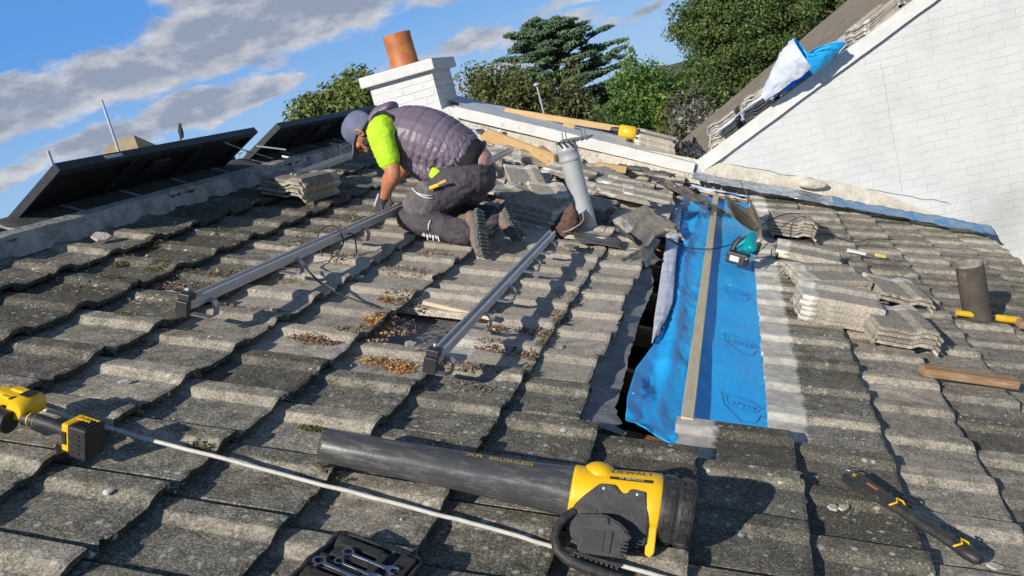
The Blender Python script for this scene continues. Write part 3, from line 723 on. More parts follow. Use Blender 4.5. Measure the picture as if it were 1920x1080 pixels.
# ------------------------------------------------------------------ solar panels on the far slope, seen from behind
M_pv = simple('black_panel_backsheet', (.012, .012, .014), (.02, .02, .022), 12, .45, bump=.1, bscale=60, dirt=(.10, .10, .10), dscale=26, dlo=.68, dhi=.72)
M_pvf = simple('dark_grey_panel_frame', (.07, .072, .078), (.045, .047, .05), 20, .4, metal=.5, bump=.05)
M_pvfront = simple('panel_glass_front', (.01, .014, .03), (.012, .016, .035), 30, .08, bump=0, spec=.6)
def panel(y0, y1, label, sticker=False):
    """slopes parallel to the hidden far slope; local x runs along the length, y down the far slope"""
    a = R(26.0); M = Matrix(((0, -math.cos(a), -math.sin(a), -.155), (1, 0, 0, y0), (0, -math.sin(a), math.cos(a), .442), (0, 0, 0, 1)))
    th = thing('solar_panel', label, 'solar panel', M, 'solar panels propped over the ridge'); L = y1 - y0; Wd = 1.10
    mb = MB()
    mb.box((L / 2, .012, -.004), (L, .026, .042)); mb.box((L / 2, Wd - .012, -.004), (L, .026, .042)); mb.box((.012, Wd / 2, -.004), (.024, Wd - .054, .040)); mb.box((L - .012, Wd / 2, -.004), (.024, Wd - .054, .040))
    mb.box((L / 2, .022 + .010, -.023), (L - .05, .02, .003)); mb.box((L * .33, Wd / 2, -.016), (.03, Wd - .06, .012)); mb.box((L * .67, Wd / 2, -.016), (.03, Wd - .06, .012))
    mb.build('frame', M_pvf, th)
    MB().box((L / 2, Wd / 2, .006), (L - .04, Wd - .04, .010)).build('backsheet', M_pv, th)
    MB().box((L / 2, Wd / 2, .0135), (L - .045, Wd - .045, .003)).build('glass', M_pvfront, th)
    mb = MB(); mb.box((L * .5, .16, -.012), (.16, .09, .022), bev=.004); mb.build('junction_box', M_plblk, th)
    if sticker:
        MB().box((L * .22, -.0022, -.002), (.13, .002, .018)).build('label', M_board, th)
    return th
panel(.91, 2.70, 'long black solar panel at the left with a small white sticker on its edge', True)
panel(3.0, 4.78, 'black solar panel partly hidden behind the workman')

# rails, hooks and brackets
def rail(v0, u0, v1, u1, nm, label, n=.118, hooks=(), cap0=True, w=.038, h=.040, group='panel mounting rails'):
    L = math.hypot(v1 - v0, u1 - u0); a = math.atan2(-(v1 - v0), (u1 - u0))
    th = thing(nm, label, 'rail', TR(v0, u0, n, a), group)
    mb = MB(); y = L / 2
    mb.box((0, y, -h * .28), (w, L, h * .44)); mb.box((-w * .36, y, h * .22), (w * .28, L, h * .56)); mb.box((w * .36, y, h * .22), (w * .28, L, h * .56))
    mb.box((w * .5 + .001, y, -h * .12), (.003, L, .004)); mb.box((-w * .33, y, h * .515), (w * .10, L, .002))
    mb.build('rail_bar', M_alu, th)
    if cap0:
        mb = MB(); mb.box((-.001, -.012, -.014), (w + .010, .030, h + .018), bev=.003); mb.box((0, .008, .028), (w + .008, .046, .026), bev=.003)
        mb.build('end_clamp', M_pvf, th)
        MB().lathe([(0, .012), (.007, .012), (.007, 0), (.004, -.002)], 10).build('clamp_bolt', M_alu, th, Matrix.Translation((0, .010, .048)))
    for hu in hooks:
        mb = MB(); pts = [(w * .5, hu, -.012), (w * .5 + .022, hu, -.014), (w * .5 + .036, hu, -.032), (w * .5 + .034, hu, -.068), (w * .5 + .006, hu, -.084), (-.05, hu, -.088)]
        for k in range(len(pts) - 1):
            p, q = Vector(pts[k]), Vector(pts[k + 1]); d = (q - p); ang = math.atan2(-d.z, d.x)
            mb.box((d.length / 2, 0, 0), (d.length + .006, .032, .0055), M=Matrix.Translation(p) @ Matrix.Rotation(ang, 4, 'Y'))
        mb.build('roof_hook', M_steel, th)
    return th
rail(.79, .245, .855, 2.42, 'mounting_rail', 'long aluminium mounting rail running from the mossy tiles to the workman knee', hooks=(.12, .80, 1.52))
rail(1.758, .262, 1.757, 2.43, 'mounting_rail', 'aluminium mounting rail right of centre ending beside the brown cloth', hooks=(.09, .62, 1.05, 1.60, 2.02))
rail(.04, 2.55, -.03, 3.75, 'mounting_rail', 'short aluminium rail behind the left tile stack leading to the workman cap', hooks=(.5,), cap0=False)
rail(.83, 4.05, .82, 5.2, 'mounting_rail', 'aluminium rail end among loose tiles right of the workman back', hooks=(.4,), cap0=False)
def bracket(v, u, label, flip=1, h=.13):
    th = thing('wall_bracket', label, 'bracket', TR(v, u, .0) , 'white brackets by the ridge')
    mb = MB(); mb.box((0, 0, h / 2), (.016, .022, h), bev=.003); mb.box((-.045, 0, h - .008), (.075, .022, .014), bev=.003); mb.build('bracket_arm', M_pole, th); return th
bracket(-.20, 3.02, 'white angle bracket standing left of the short rail', h=.14)
bracket(-.22, 3.82, 'white angle bracket standing close to the workman cap', h=.14)
tag(MB().tube([(-.2, 2.22, .46), (-.2, 2.55, .335), (-.2, 2.87, .235)], .0045, 6).build('stay_rod', M_steel), 'thin pale rod lying from the long panel down over the ridge', 'rod')
tag(MB().box((0, 0, 0), (.20, .016, .008)).build('loose_strip', M_pole, None, TR(-.36, 3.0, .18, rz=R(20))), 'short white metal strip lying on the ridge behind the tile stack', 'strip')
# small perched bird on the long panel
M_bird = simple('dark_bird_feathers', (.03, .035, .045), (.05, .055, .06), 30, .6, bump=.1)
mb = MB(); mb.tube([(0, 0, .0), (0, 0, .018), (.002, 0, .045), (.006, 0, .066), (.010, 0, .078), (.022, 0, .080)], [.006, .013, .015, .010, .009, .002], 10)
mb.tube([(-.006, 0, .02), (-.02, 0, -.02)], [.008, .003], 6); tag(mb.build('perched_bird', M_bird, None, TW(-.17, 1.93, .468)), 'tiny dark bird perched on the top edge of the long black panel', 'bird')
# ------------------------------------------------------------------ surface height of the laid tiles, for things lying on them
def tile_n(v, u):
    fu = (u / TWD) % 1.0; fv = (v / G) % 1.0
    h = np.interp(fu, [p[0] for p in PROF], [p[1] for p in PROF])
    return float(h) + (-.032 * (1 - fv))
def crumple(nm, label, cat, M, w, l, mat, amp=.03, fold=0.0, seed=1, nx=26, ny=26, th=.003, group=None, shape=None, parent=None):
    mb = MB()
    def fn(a, b):
        x = (a - .5) * w; y = (b - .5) * l
        x += .06 * w * fbm(b * 3.1, seed * 3.3); y += .06 * l * fbm(a * 3.1, seed * 5.1)
        r_ = 1 - abs(fbm(a * 1.6 + seed, b * 1.8, seed, 2)) * 2.0
        z = amp * r_ + amp * .14 * fbm(a * 5 + seed, b * 5) + fold * (a - .5) ** 2
        if shape: return shape(x, y, z, a, b)
        return (x, y, z)
    vs, fs = grid_mesh(nx, ny, fn); mb.add(vs, fs, sm=True); o = mb.build(nm, mat, parent, M); solidify(o, th)
    if not parent: tag(o, label, cat, group)
    return o

# ------------------------------------------------------------------ blue membrane, batten, prints
M_blue = simple('blue_roof_membrane', (.028, .48, .98), (.022, .42, .96), 5, .45, bump=.25, bscale=9, bdist=.012, spec=.3, dirt=(.12, .46, .88), dscale=7, dlo=.66, dhi=.85)
M_memback = simple('white_membrane_back', (.62, .66, .76), (.55, .60, .70), 6, .55, bump=.2, bscale=12, bdist=.01)
M_print = simple('dark_membrane_print', (.02, .10, .28), (.02, .12, .34), 30, .6, bump=0)
mem = thing('blue_membrane', 'bright blue roofing membrane laid along the stripped strip with its left edge folded over', 'membrane', RM)
LU = [.405, .43, .65, 1.0, 1.36, 1.71, 2.05, 3.0, 4.0, 5.0, 5.72]
LV = [2.50, 2.455, 2.437, 2.435, 2.478, 2.50, 2.515, 2.465, 2.445, 2.41, 2.36]
def mem_n(v, u):
    a = (v - 2.44) / .54
    n = -.060 + .006 * math.sin(u * 4.1 + a * 3) + .010 * fbm(v * 5, u * 1.6)
    # long standing wave left of the batten, stronger towards the near end
    s_ = math.exp(-((v - (2.545 + .02 * math.sin(u * 1.4))) / .035) ** 2); n += .030 * s_ * (1 - .5 * min(1, u / 5)) * min(1, max(.25, (u - .3) / 1.2))
    n += .012 * math.exp(-((v - 2.50) / .04) ** 2) * math.sin(u * 2.3 + 1)
    n += .018 * max(0, fbm(v * 3, u * 2.2, 5)) 
    if v > 2.66: n = n * .45 + -.060 * .55
    if u < .75: n += (.75 - u) * .05 * max(0, 1 - a * 2) - (.75 - u) * .05 * max(0, a * 2 - 1)
    return n
def memf(a, b):
    u = .405 + 5.32 * b; lv = float(np.interp(u, LU, LV)); v = lv + (3.0 - lv) * a
    n = mem_n(v, u)
    if u < 1.6: n += .034 * max(0, 1 - (v - lv) / .06) * min(1, (1.6 - u) * 2) * (1 if u > .5 else .6)
    return (v, u, n)
mb = MB(); vs, fs = grid_mesh(90, 260, memf); mb.add(vs, fs, sm=True); o = mb.build('membrane_sheet', M_blue, mem); solidify(o, .0012)
FU = [1.36, 1.71, 2.05, 3.0, 4.0, 5.0, 5.3]; FA = [2.470, 2.450, 2.437, 2.395, 2.355, 2.320, 2.33]; FB = [2.474, 2.507, 2.520, 2.475, 2.440, 2.410, 2.40]
def foldf(a, b):
    u = 1.36 + 3.9 * b; v0 = float(np.interp(u, FU, FA)); v1 = float(np.interp(u, FU, FB)); v = v0 + (v1 - v0) * a
    return (v, u, mem_n(2.5, u) + .012 + .026 * math.sin(a * PI * .62 + .4) + .004 * fbm(u * 4, a * 3))
mb = MB(); vs, fs = grid_mesh(14, 140, foldf); mb.add(vs, fs, sm=True); o = mb.build('folded_edge', M_memback, mem); solidify(o, .0012)
# prints: house shaped outlines and wording along the sheet
def stroke(pts, w=.0016, nsub=6):
    V = []; F = []
    P_ = []
    for (v0, u0), (v1, u1) in zip(pts[:-1], pts[1:]):
        for k in range(nsub): P_.append((v0 + (v1 - v0) * k / nsub, u0 + (u1 - u0) * k / nsub))
    P_.append(pts[-1])
    for i, (v, u) in enumerate(P_):
        a = P_[min(i + 1, len(P_) - 1)]; b = P_[max(i - 1, 0)]; dx, dy = a[0] - b[0], a[1] - b[1]; L = math.hypot(dx, dy) or 1
        nx, ny = -dy / L * w, dx / L * w
        for s_ in (1, -1): V.append((v + nx * s_, u + ny * s_, mem_n(v + nx * s_, u + ny * s_) + .0022))
    for i in range(len(P_) - 1): F.append((2 * i, 2 * i + 1, 2 * i + 3, 2 * i + 2))
    return V, F
for (cv, cu, s_) in [(2.885, .93, 1.0), (2.885, 1.72, 1.0), (2.87, 2.62, .95)]:
    mb = MB()
    outl = [(-.085, .10), (-.07, -.02), (.05, -.05), (.09, .02), (.02, .085), (-.085, .10)]
    inl = [(-.065, .075), (-.055, .0), (.045, -.03), (.068, .02), (.012, .065), (-.065, .075)]
    for pl in (outl, inl): mb.add(*stroke([(cv + a * s_, cu + b * s_) for a, b in pl], .0013))
    mb.add(*stroke([(cv - .07 * s_, cu - .02 * s_), (cv - .0 * s_, cu - .15 * s_), (cv + .055 * s_, cu - .14 * s_), (cv + .075 * s_, cu - .06 * s_), (cv + .1 * s_, cu - .075 * s_)], .0018))
    for q in range(5): mb.add(*stroke([(cv + (-.035 + .02 * q) * s_, cu + (.03 - .005 * q) * s_), (cv + (-.026 + .02 * q) * s_, cu + (.008 - .005 * q) * s_)], .003, 2))
    mb.build('printed_mark', M_print, mem)
def drape_text(body, v0, u0, rz, size):
    o = text_mesh(body, size, 'printed_words', M_print, mem, ID, depth=0, bold=.0006)
    c, s_ = math.cos(rz), math.sin(rz)
    for vt in o.data.vertices:
        x, y = vt.co.x, vt.co.y; v = v0 + c * x - s_ * y; u = u0 + s_ * x + c * y
        lv = float(np.interp(u, LU, LV)); n = memf((v - lv) / (3.0 - lv), (u - .405) / 5.32)[2]
        vt.co = (v, u, n + .0045)
drape_text('THIS SIDE UP', 2.500, .86, R(97), .034); drape_text('UV 4 MONTHS', 2.528, .84, R(97), .026)
# batten on the membrane
th = thing('timber_batten', 'long pale timber batten lying down the middle of the blue membrane', 'batten', TR(2.672, .60, -.030, R(.0)))
MB().box((0, 2.55, 0), (.046, 5.12, .026), bev=.0015).build('batten_wood', M_woodx, th)
mb = MB()
for k in range(11): mb.lathe([(0, .0015), (.0035, .001), (.0035, 0)], 8, M=Matrix.Translation((.004 * math.sin(k * 5), .18 + .46 * k, .013)))
tag(mb.build('nail_head', M_steel, th), kind='stuff')

# ------------------------------------------------------------------ loose tiles
TILES = []
for k in range(6):
    r = random.Random(100 + k); vs, fs, sl, vv = tile_geo(r, wear=1.8)
    me = bpy.data.meshes.new('loose_tile'); me.from_pydata([(a + TL / 2, b - TWD / 2, c) for a, b, c in vs], [], fs); me.update()
    set_attr(me, 'slope', sl); set_attr(me, 'grime', [.30] * len(vs)); set_attr(me, 'tint', [r.random()] * len(vs)); me.attributes.new('edge', 'FLOAT', 'FACE'); set_attr(me, 'clean', [.85 if k % 2 else .5] * len(vs))
    N1 = len(vs) // 2
    set_attr(me, 'pale', [(.62 if a < .20 else .05) if i < N1 else .30 for i, a in enumerate(vv)]); me.materials.append(M_tile); TILES.append(me)
ntl = [0]
def loose(label, M, group, k=None):
    k = ntl[0] % 6 if k is None else k; ntl[0] += 1
    o = bpy.data.objects.new('loose_tile', TILES[k]); COL.objects.link(o); o.matrix_world = M; return tag(o, label, 'roof tile', group)
ORD = {1: ['only'], 2: ['upper', 'lower'], 3: ['topmost', 'middle', 'bottom'], 4: ['topmost', 'second from the top', 'third from the top', 'bottom'],
       8: ['topmost'] + [w + ' from the top' for w in ('second', 'third', 'fourth', 'fifth', 'sixth', 'seventh')] + ['bottom'],
       5: ['topmost', 'second from the top', 'middle', 'fourth from the top', 'bottom'], 6: ['topmost', 'second from the top', 'third from the top', 'fourth from the top', 'fifth from the top', 'bottom']}
def stack(desc, v, u, n, rz, count, group, step=.021, rx=0, ry=0, jit=.012, frame=TR, fan=(0, 0), flip=False, z=None):
    r = random.Random(int(v * 1000 + u * 100))
    for k in range(count):
        nm = ORD[count][count - 1 - k]
        if z is not None: M = frame(v + fan[0] * k + r.uniform(-jit, jit), u + r.uniform(-jit, jit) + fan[1] * k, z + k * step, rz + r.uniform(-.05, .05) * (jit / .012), rx, ry)
        else: M = frame(v + fan[0] * k + r.uniform(-jit, jit), u + fan[1] * k + r.uniform(-jit, jit), n + k * step, rz + r.uniform(-.05, .05) * (jit / .012), rx, ry)
        if flip: M = M @ Matrix.Rotation(PI, 4, 'X')
        loose((nm + ' tile ' if nm != 'only' else 'single tile ') + desc, M, group)
stack('of the stack near the ridge left of the workman', .07, 2.60, .035, R(-97), 5, 'stacked tiles left of the workman', step=.024, rx=R(3))
stack('of the low wide stack right of the blue membrane', 3.37, 2.30, .030, R(3), 5, 'stacked tiles on the right of the membrane', step=.027, jit=.006)
stack('of the twisted pile behind the low wide stack', 3.37, 2.93, .045, R(24), 3, 'stacked tiles on the right of the membrane', step=.026, ry=R(-3))
stack('lying flat behind the twisted pile right of the membrane', 3.33, 3.62, .040, R(-4), 2, 'stacked tiles on the right of the membrane', step=.020)
stack('of the end-on pile right of the low wide stack', 3.655, 2.17, .035, R(-83), 4, 'stacked tiles on the right of the membrane', step=.024)
stack('of the smooth grey pair behind the end-on pile', 3.80, 3.00, .050, R(-84), 2, 'stacked tiles on the right of the membrane', step=.026, rx=R(-4))
stack('of the high pile at the far right membrane corner', 3.25, 4.42, .035, R(-88), 5, 'stacked tiles on the right of the membrane', step=.024, rx=R(2))
stack('of the leaning stack just behind the workman boot', 1.40, 3.18, .02, R(172), 5, 'loose tiles around the grey vent pipe', step=.024, rx=R(-12), fan=(.035, .0))
stack('of the tilted pair right of the workman lower back', 1.12, 4.42, .04, R(-60), 2, 'loose tiles around the grey vent pipe', step=.026, ry=R(8), jit=.04)
stack('lying askew left of the grey vent pipe', 1.42, 4.1, .035, R(-68), 1, 'loose tiles around the grey vent pipe', ry=R(4))
stack('of the pair lying askew behind the grey vent pipe', 1.42, 5.05, .04, R(-12), 2, 'loose tiles around the grey vent pipe', jit=.03)
stack('lying tilted against the white wall left of the vent pipe cage', .98, 5.45, .05, R(20), 1, 'loose tiles around the grey vent pipe', rx=R(10))
stack('lying flat right of the grey vent pipe', 1.80, 4.62, .035, R(4), 1, 'loose tiles around the grey vent pipe')
stack('lying flat between the vent pipe and the top of the membrane', 1.93, 5.12, .038, R(-6), 1, 'loose tiles around the grey vent pipe')
stack('with a pale underside edge left of the top of the membrane', 2.13, 4.72, .045, R(10), 1, 'loose tiles around the grey vent pipe', ry=R(3))
stack('propped on edge over the hole beside the membrane', 2.20, 3.55, .05, R(66), 1, 'loose tiles around the grey vent pipe', rx=R(12), ry=R(-10))
stack('slid down under the propped tile beside the membrane', 2.27, 3.75, .0, R(-74), 2, 'loose tiles around the grey vent pipe', jit=.03)
stack('lying dark and flat behind the vent pipe foot', 1.72, 3.92, .04, R(-10), 2, 'loose tiles around the grey vent pipe', jit=.03)
# on the white building's verge
VA = -math.atan(.452)
def TV(x, y, z, rz=0, rx=0, ry=0): return TW(x, y, z) @ Matrix.Rotation(VA, 4, 'Y') @ Euler((rx, ry, rz), 'XYZ').to_matrix().to_4x4()
for (x, y, n_, rz, c, d, gl) in [(2.60, 6.42, 5, R(85), 8, 'of the end-on verge stack beside the black plastic', 0), (2.95, 6.44, 5, R(90), 8, 'of the second end-on verge stack from the valley', 0), (3.36, 6.44, 4, R(2), 6, 'of the lengthwise verge stack under the blue roll', 0), (4.06, 6.42, 3, R(30), 5, 'of the askew pile high on the verge', 0), (4.55, 6.42, 2, R(8), 3, 'of the upper pair high on the verge', 0)]:
    stack(d, x, y, 0, rz, c, 'tiles stacked along the white verge', step=.027, frame=TV, z=topR(x) + .035)
VL = math.atan(.508)
def TVL(x, y, z, rz=0, rx=0, ry=0): return TW(x, y, z) @ Matrix.Rotation(VL, 4, 'Y') @ Euler((rx, ry, rz), 'XYZ').to_matrix().to_4x4()
stack('of the dark valley stack by the small yellow drill', 1.93, 6.60, 0, R(-5), 6, 'dark tiles in the white valley', step=.024, frame=TVL, z=topL(1.93) + .05)
# small broken bits of tile
def chip(label, v, u, n, s_, rz, mat=None, rx=0, th=.014):
    r = random.Random(int(v * 777 + u * 55)); m = r.randint(5, 7)
    pl = [(math.cos(2 * PI * k / m) * s_ * r.uniform(.6, 1.2), math.sin(2 * PI * k / m) * s_ * r.uniform(.4, .9)) for k in range(m)]
    mb = MB(); mb.prism(pl, th, bev=.002); return tag(mb.build('tile_fragment', mat or M_mortar, None, TR(v, u, tile_n(v, u) + n, rz, rx)), label, 'tile fragment', 'broken fragments on the tiles')
chip('pale broken fragment on the slope right of the second rail, left of the torn felt', 2.10, 1.00, .006, .032, .3)
chip('grey stone chip lying among the panel hooks under the long rail', 1.03, 1.33, .008, .028, 1.0)
chip('pale sliver by the yellow clip of the black tacker', 3.42, .20, .004, .030, .5, M_cream, th=.006)
chip('cream plaster flake left of the black tacker head', 3.155, .155, .006, .026, .2, M_cream, th=.008)
chip('second cream plaster flake nearest the black tacker head', 3.19, .165, .006, .026, .9, M_cream, th=.008)
chip('white pointed chip in the joint left of the black tacker', 3.06, .16, .01, .022, -.6, M_white, th=.008)
chip('cream flake at the bottom right beyond the tacker tip', 3.60, .02, .006, .026, .1, M_cream, th=.007)
chip('grey upright shard beside the tacker handle', 3.50, .12, .012, .028, .2, None, R(35))
chip('white flake on the dark tile below the left rail end', .48, .62, .006, .030, .2, M_white, th=.005)
chip('white shred lying in the tile shadow above the yellow drill', .86, -.20, .01, .020, 1.2, M_white, th=.003)
chip('white round pebble on the second tile from the bottom left corner', 1.24, -.78, .008, .010, .3, M_white)
chip('small mossy block between the two rails', 1.555, .62, .012, .034, .8, None, .2)
chip('cream wedge of mortar under the left ridge', -.17, 1.03, .02, .045, .8, M_cream, .4)

# ------------------------------------------------------------------ timber
def timber(name, label, M, d, mat, cat='timber'):
    mb = MB(); mb.box((0, 0, 0), d, bev=.002); return tag(mb.build(name, mat, None, M), label, cat)
def between(p, q, roll=0):
    p, q = Vector(p), Vector(q); x = (q - p).normalized(); z = Vector((0, 0, 1)); y = z.cross(x).normalized(); z = x.cross(y)
    M = Matrix(((x.x, y.x, z.x, (p.x + q.x) / 2), (x.y, y.y, z.y, (p.y + q.y) / 2), (x.z, y.z, z.z, (p.z + q.z) / 2), (0, 0, 0, 1)))
    return M @ Matrix.Rotation(roll, 4, 'X'), (q - p).length
M_woodX = simple('yellow_sawn_timber', (.66, .45, .22), (.56, .36, .16), 5, .65, bump=.25, bscale=30, stretch=(1.2, 14, 14), contrast=(.3, .7))
M_woodY = simple('worn_brown_timber', (.40, .24, .12), (.27, .16, .085), 5, .75, bump=.4, bscale=26, stretch=(1.2, 12, 12), contrast=(.3, .7), dirt=(.52, .42, .30), dscale=6, dlo=.5, dhi=.7)
Mx, L = between((.42, 6.75, .115), (1.70, 6.90, -.44)); timber('timber_length', 'longest yellow timber length lying across the white verge board', Mx, (L, .05, .062), M_woodX)
Mx, L = between((.93, 6.66, -.205), (1.50, 6.80, -.515)); timber('timber_length', 'shorter yellow timber length below the longest one on the white verge', Mx, (L, .09, .075), M_woodX)
Mx, L = between((1.02, 6.60, -.17), (1.14, 6.62, -.235)); timber('timber_block', 'small sawn block on the short timber length behind the white board', Mx, (.12, .05, .05), M_woodX)
Mx, L = between(W(.30, 6.05, .10), W(1.22, 5.28, .075)); timber('timber_plank', 'orange brown plank slanting down from behind the workman to the vent pipe cage', Mx, (L, .03, .13), M_woodX, 'plank')
Mx, L = between(W(.98, 5.78, .07), W(1.10, 5.62, .05)); timber('timber_block', 'small brown timber block leaning behind the orange plank end', Mx, (.20, .05, .10), M_woodY)
timber('timber_block', 'short bright yellow timber offcut by the white wall right of the vent pipe', TR(1.70, 5.52, .075, R(12)), (.27, .05, .06), M_woodX)
timber('timber_offcut', 'worn brown timber offcut lying across the tiles at the right', TR(3.90, 1.655, .040, R(13)), (.44, .075, .038), M_woodY)
timber('timber_offcut', 'brown timber offcut running out of view behind the dark pipe', TR(4.62, 2.86, .045, R(8)), (.36, .06, .04), M_woodY)
tag(MB().box((0, 0, 0), (.13, .05, .02), bev=.003).build('paper_scrap', M_white, None, TR(3.70, 4.06, .03, R(-4))), 'small white wooden block beside the yellow one on the right hand tiles', 'offcut')
tag(MB().box((0, 0, 0), (.075, .05, .02), bev=.003).build('yellow_block', simple('pale_yellow_paint', (.75, .60, .20), None, 20, .6), None, TR(3.87, 4.10, .03, R(-4))), 'small pale yellow block on the tiles behind the smooth grey pair', 'offcut')
tag(MB().box((0, 0, 0), (.34, .035, .018), bev=.002).build('exposed_batten', M_woodx, None, TR(1.60, 1.135, .004, R(-2))), 'short white batten showing at the top of the missing tile hole', 'batten')

# ------------------------------------------------------------------ grey vent pipe with cage
th = thing('soil_vent_pipe', 'tall pale grey vent pipe with wire cage top standing by the brown cloth', 'vent pipe', TW(1.715, 3.20, -.80, rx=0, ry=R(-1.0)))
M_pvc = simple('pale_grey_pvc', (.47, .48, .49), (.40, .41, .42), 6, .42, bump=.15, bscale=30, dirt=(.30, .28, .25), dscale=7, dlo=.56, dhi=.75)
MB().lathe([(.064, -.05), (.064, .44), (.066, .53)], 36).build('pipe', M_pvc, th)
MB().lathe([(.066, .525), (.072, .53), (.073, .545), (.069, .555), (.069, .585), (.074, .592), (.073, .612), (.067, .622), (.067, .652), (.060, .655), (.058, .50)], 36).build('socket_collar', M_pvc, th)
M_gcage = simple('dull_green_plastic_cage', (.10, .13, .12), (.16, .18, .17), 20, .5, bump=0)
mb = MB()
for k in range(7):
    a = -.066 + .022 * k; mb.box((a * 1.15, 0, .668 + .000), (.008, .20, .008))
for k in range(3): mb.box((-.045 + .045 * k, 0, .6745), (.006, .15, .005), M=Matrix.Rotation(R(90), 4, 'Z'))
for s_ in (-1, 1):
    for q in (-1, 1): mb.box((s_ * .05, q * .045, .695), (.004, .006, .05))
mb.build('wire_cage', M_gcage, th, TW(-.01, 0, -.20, ry=R(5)) @ Matrix.Scale(1.28, 4))
M_foam = simple('tan_expanding_foam', (.50, .33, .13), (.62, .48, .28), 20, .8, bump=.8, bscale=50, bdist=.01)
mb = MB(); mb.sphere((.012, -.062, .13), (.028, .012, .03), seg=14, rings=10); mb.v = [(x * (1 + .1 * fbm(x * 60, z * 60)), y, z * (1 + .03 * fbm(z * 50, x * 50))) for x, y, z in mb.v]; mb.build('foam_patch', M_foam, th)
def slate(x, y, z, a, b):
    r_ = math.hypot(x, y); return (x, y, .06 * math.exp(-((r_) / .10) ** 2) + z * .5 + .0)
crumple('lead_skirt', None, None, (TR(0, 0, 0)).inverted() @ TR(0, 0, 0), .36, .36, simple('patchy_white_lead', (.42, .40, .36), (.30, .24, .17), 14, .7, bump=.6, bscale=30, bdist=.01), .02, seed=4, shape=slate, parent=th).matrix_local = TW(.03, -.02, .005, ry=TH)
# dark pipe on the right
th = thing('dark_vent_pipe', 'short rusty dark brown open pipe standing on the right hand tiles', 'vent pipe', TW(4.259 * CT, 2.93, -4.259 * ST - .03))
M_rust = simple('dark_rusty_clay', (.065, .055, .048), (.11, .088, .070), 8, .75, bump=.5, bscale=40, dirt=(.22, .18, .14), dscale=10, dlo=.58, dhi=.75)
MB().lathe([(.076, -.05), (.076, .18), (.075, .365)], 40).build('pipe', M_rust, th)
MB().lathe([(.0752, .362), (.076, .372), (.071, .378), (.064, .372), (.062, .05)], 40).build('rim', simple('pale_chalky_rim', (.33, .30, .27), (.18, .15, .13), 16, .8, bump=.5), th)
mb = MB(); mb.sphere((0, 0, .01), (.125, .125, .035), seg=24); mb.v = [(x * (1 + .1 * fbm(x * 15, y * 15)), y * (1 + .1 * fbm(x * 15, y * 15, 3)), z) for x, y, z in mb.v]; mb.build('mortar_collar', M_ridge, th, Matrix.Rotation(TH, 4, 'Y'))
M_yel = simple('yellow_tool_paint', (.80, .52, .03), (.72, .44, .02), 30, .4, bump=.05, dirt=(.35, .25, .08), dscale=12, dlo=.6, dhi=.8)
th = thing('spirit_level', 'yellow tool shaft lying behind the dark rusty pipe', 'tool', TR(4.31, 2.905, .03, R(15)))
mb = MB(); mb.tube([(-.20, 0, 0), (-.05, 0, 0)], .018, 12); mb.tube([(.03, 0, .002), (.05, 0, .002), (.17, 0, .002), (.19, 0, .002)], [.014, .021, .023, .016], 12); mb.build('shaft', M_yel, th)
MB().tube([(-.05, 0, 0), (.03, 0, 0)], .013, 10).build('collar', M_plblk, th); MB().box((.215, 0, .0), (.05, .035, .03), bev=.004).build('tip', M_plblk, th)

# brown cloth, bag, lead scraps
M_brown = simple('brown_leather_cloth', (.095, .045, .032), (.15, .075, .055), 9, .7, bump=.7, bscale=30, bdist=.01)
def clothf(x, y, z, a, b):
    rr = .088 * math.sin(PI * min(1, .12 + .9 * b)) ** .7 * (1 - .45 * b); ang = a * 2 * PI
    return (math.cos(ang) * rr * 1.15 * (1 + .22 * fbm(a * 4, b * 3, 2)) + .05 * b, math.sin(ang) * rr * .8 * (1 + .2 * fbm(a * 5, b * 4, 7)), .235 * b + .012 * fbm(ang, b * 5))
o = crumple('brown_cloth', 'crumpled dark brown leathery cloth bundle leaning on the foot of the grey vent pipe', 'cloth', TW(1.585, 3.0, -.735, ry=R(14)), .2, .2, M_brown, shape=clothf, nx=40, ny=26)
M_bag = simple('black_plastic_sheet', (.030, .032, .038), (.05, .053, .06), 12, .28, bump=.8, bscale=10, bdist=.03)
def bagf(x, y, z, a, b): return (x * (1.1 - .5 * b), y * .5 - .05 + .06 * fbm(a * 7, b * 5, 3), .26 * b * (1 - .3 * abs(a - .5)) + .06 * fbm(a * 6, b * 4))
crumple('plastic_bag', 'crumpled shiny black plastic sheet in the valley of the white building', 'plastic sheet', TW(2.27, 6.33, -.87, ry=R(-14)), .36, .3, M_bag, shape=bagf, nx=44, ny=30)
crumple('lead_scrap', 'curled dark lead scrap bent up on edge beside the membrane hole', 'lead scrap', TR(2.20, 2.98, .05, R(35), R(6), R(-14)), .16, .24, M_lead, .008, fold=.3, seed=3, group='lead scraps')
crumple('lead_scrap', 'flat dark lead scrap in front of the vent pipe foot', 'lead scrap', TR(1.98, 2.86, .028, R(10)), .30, .24, M_lead, .010, seed=8, group='lead scraps')
crumple('lead_scrap', 'twisted dark lead scrap in the gap left of the white folded edge', 'lead scrap', TR(2.28, 2.72, -.01, R(-20), R(8), R(14)), .14, .30, M_lead, .02, seed=13, group='lead scraps')
crumple('felt_scrap', 'crumpled grey brown felt flap hanging over the top left corner of the membrane', 'felt', TR(2.40, 5.08, .025, R(28)), .22, .92, simple('grey_brown_felt', (.19, .165, .14), (.12, .105, .09), 9, .85, bump=.7, bscale=30, bdist=.01), .04, seed=21, nx=24, ny=44)
crumple('felt_scrap', 'dark rumpled felt strip heaped on the tiles left of the membrane top', 'felt', TR(2.02, 5.62, .06, R(80)), .20, .50, M_lead, .05, seed=25, nx=24, ny=34)
crumple('felt_scrap', 'narrow brown felt strip lying across the membrane behind the batten top', 'felt', TR(2.80, 4.98, -.035, R(84)), .13, .34, M_brt, .014, seed=31)
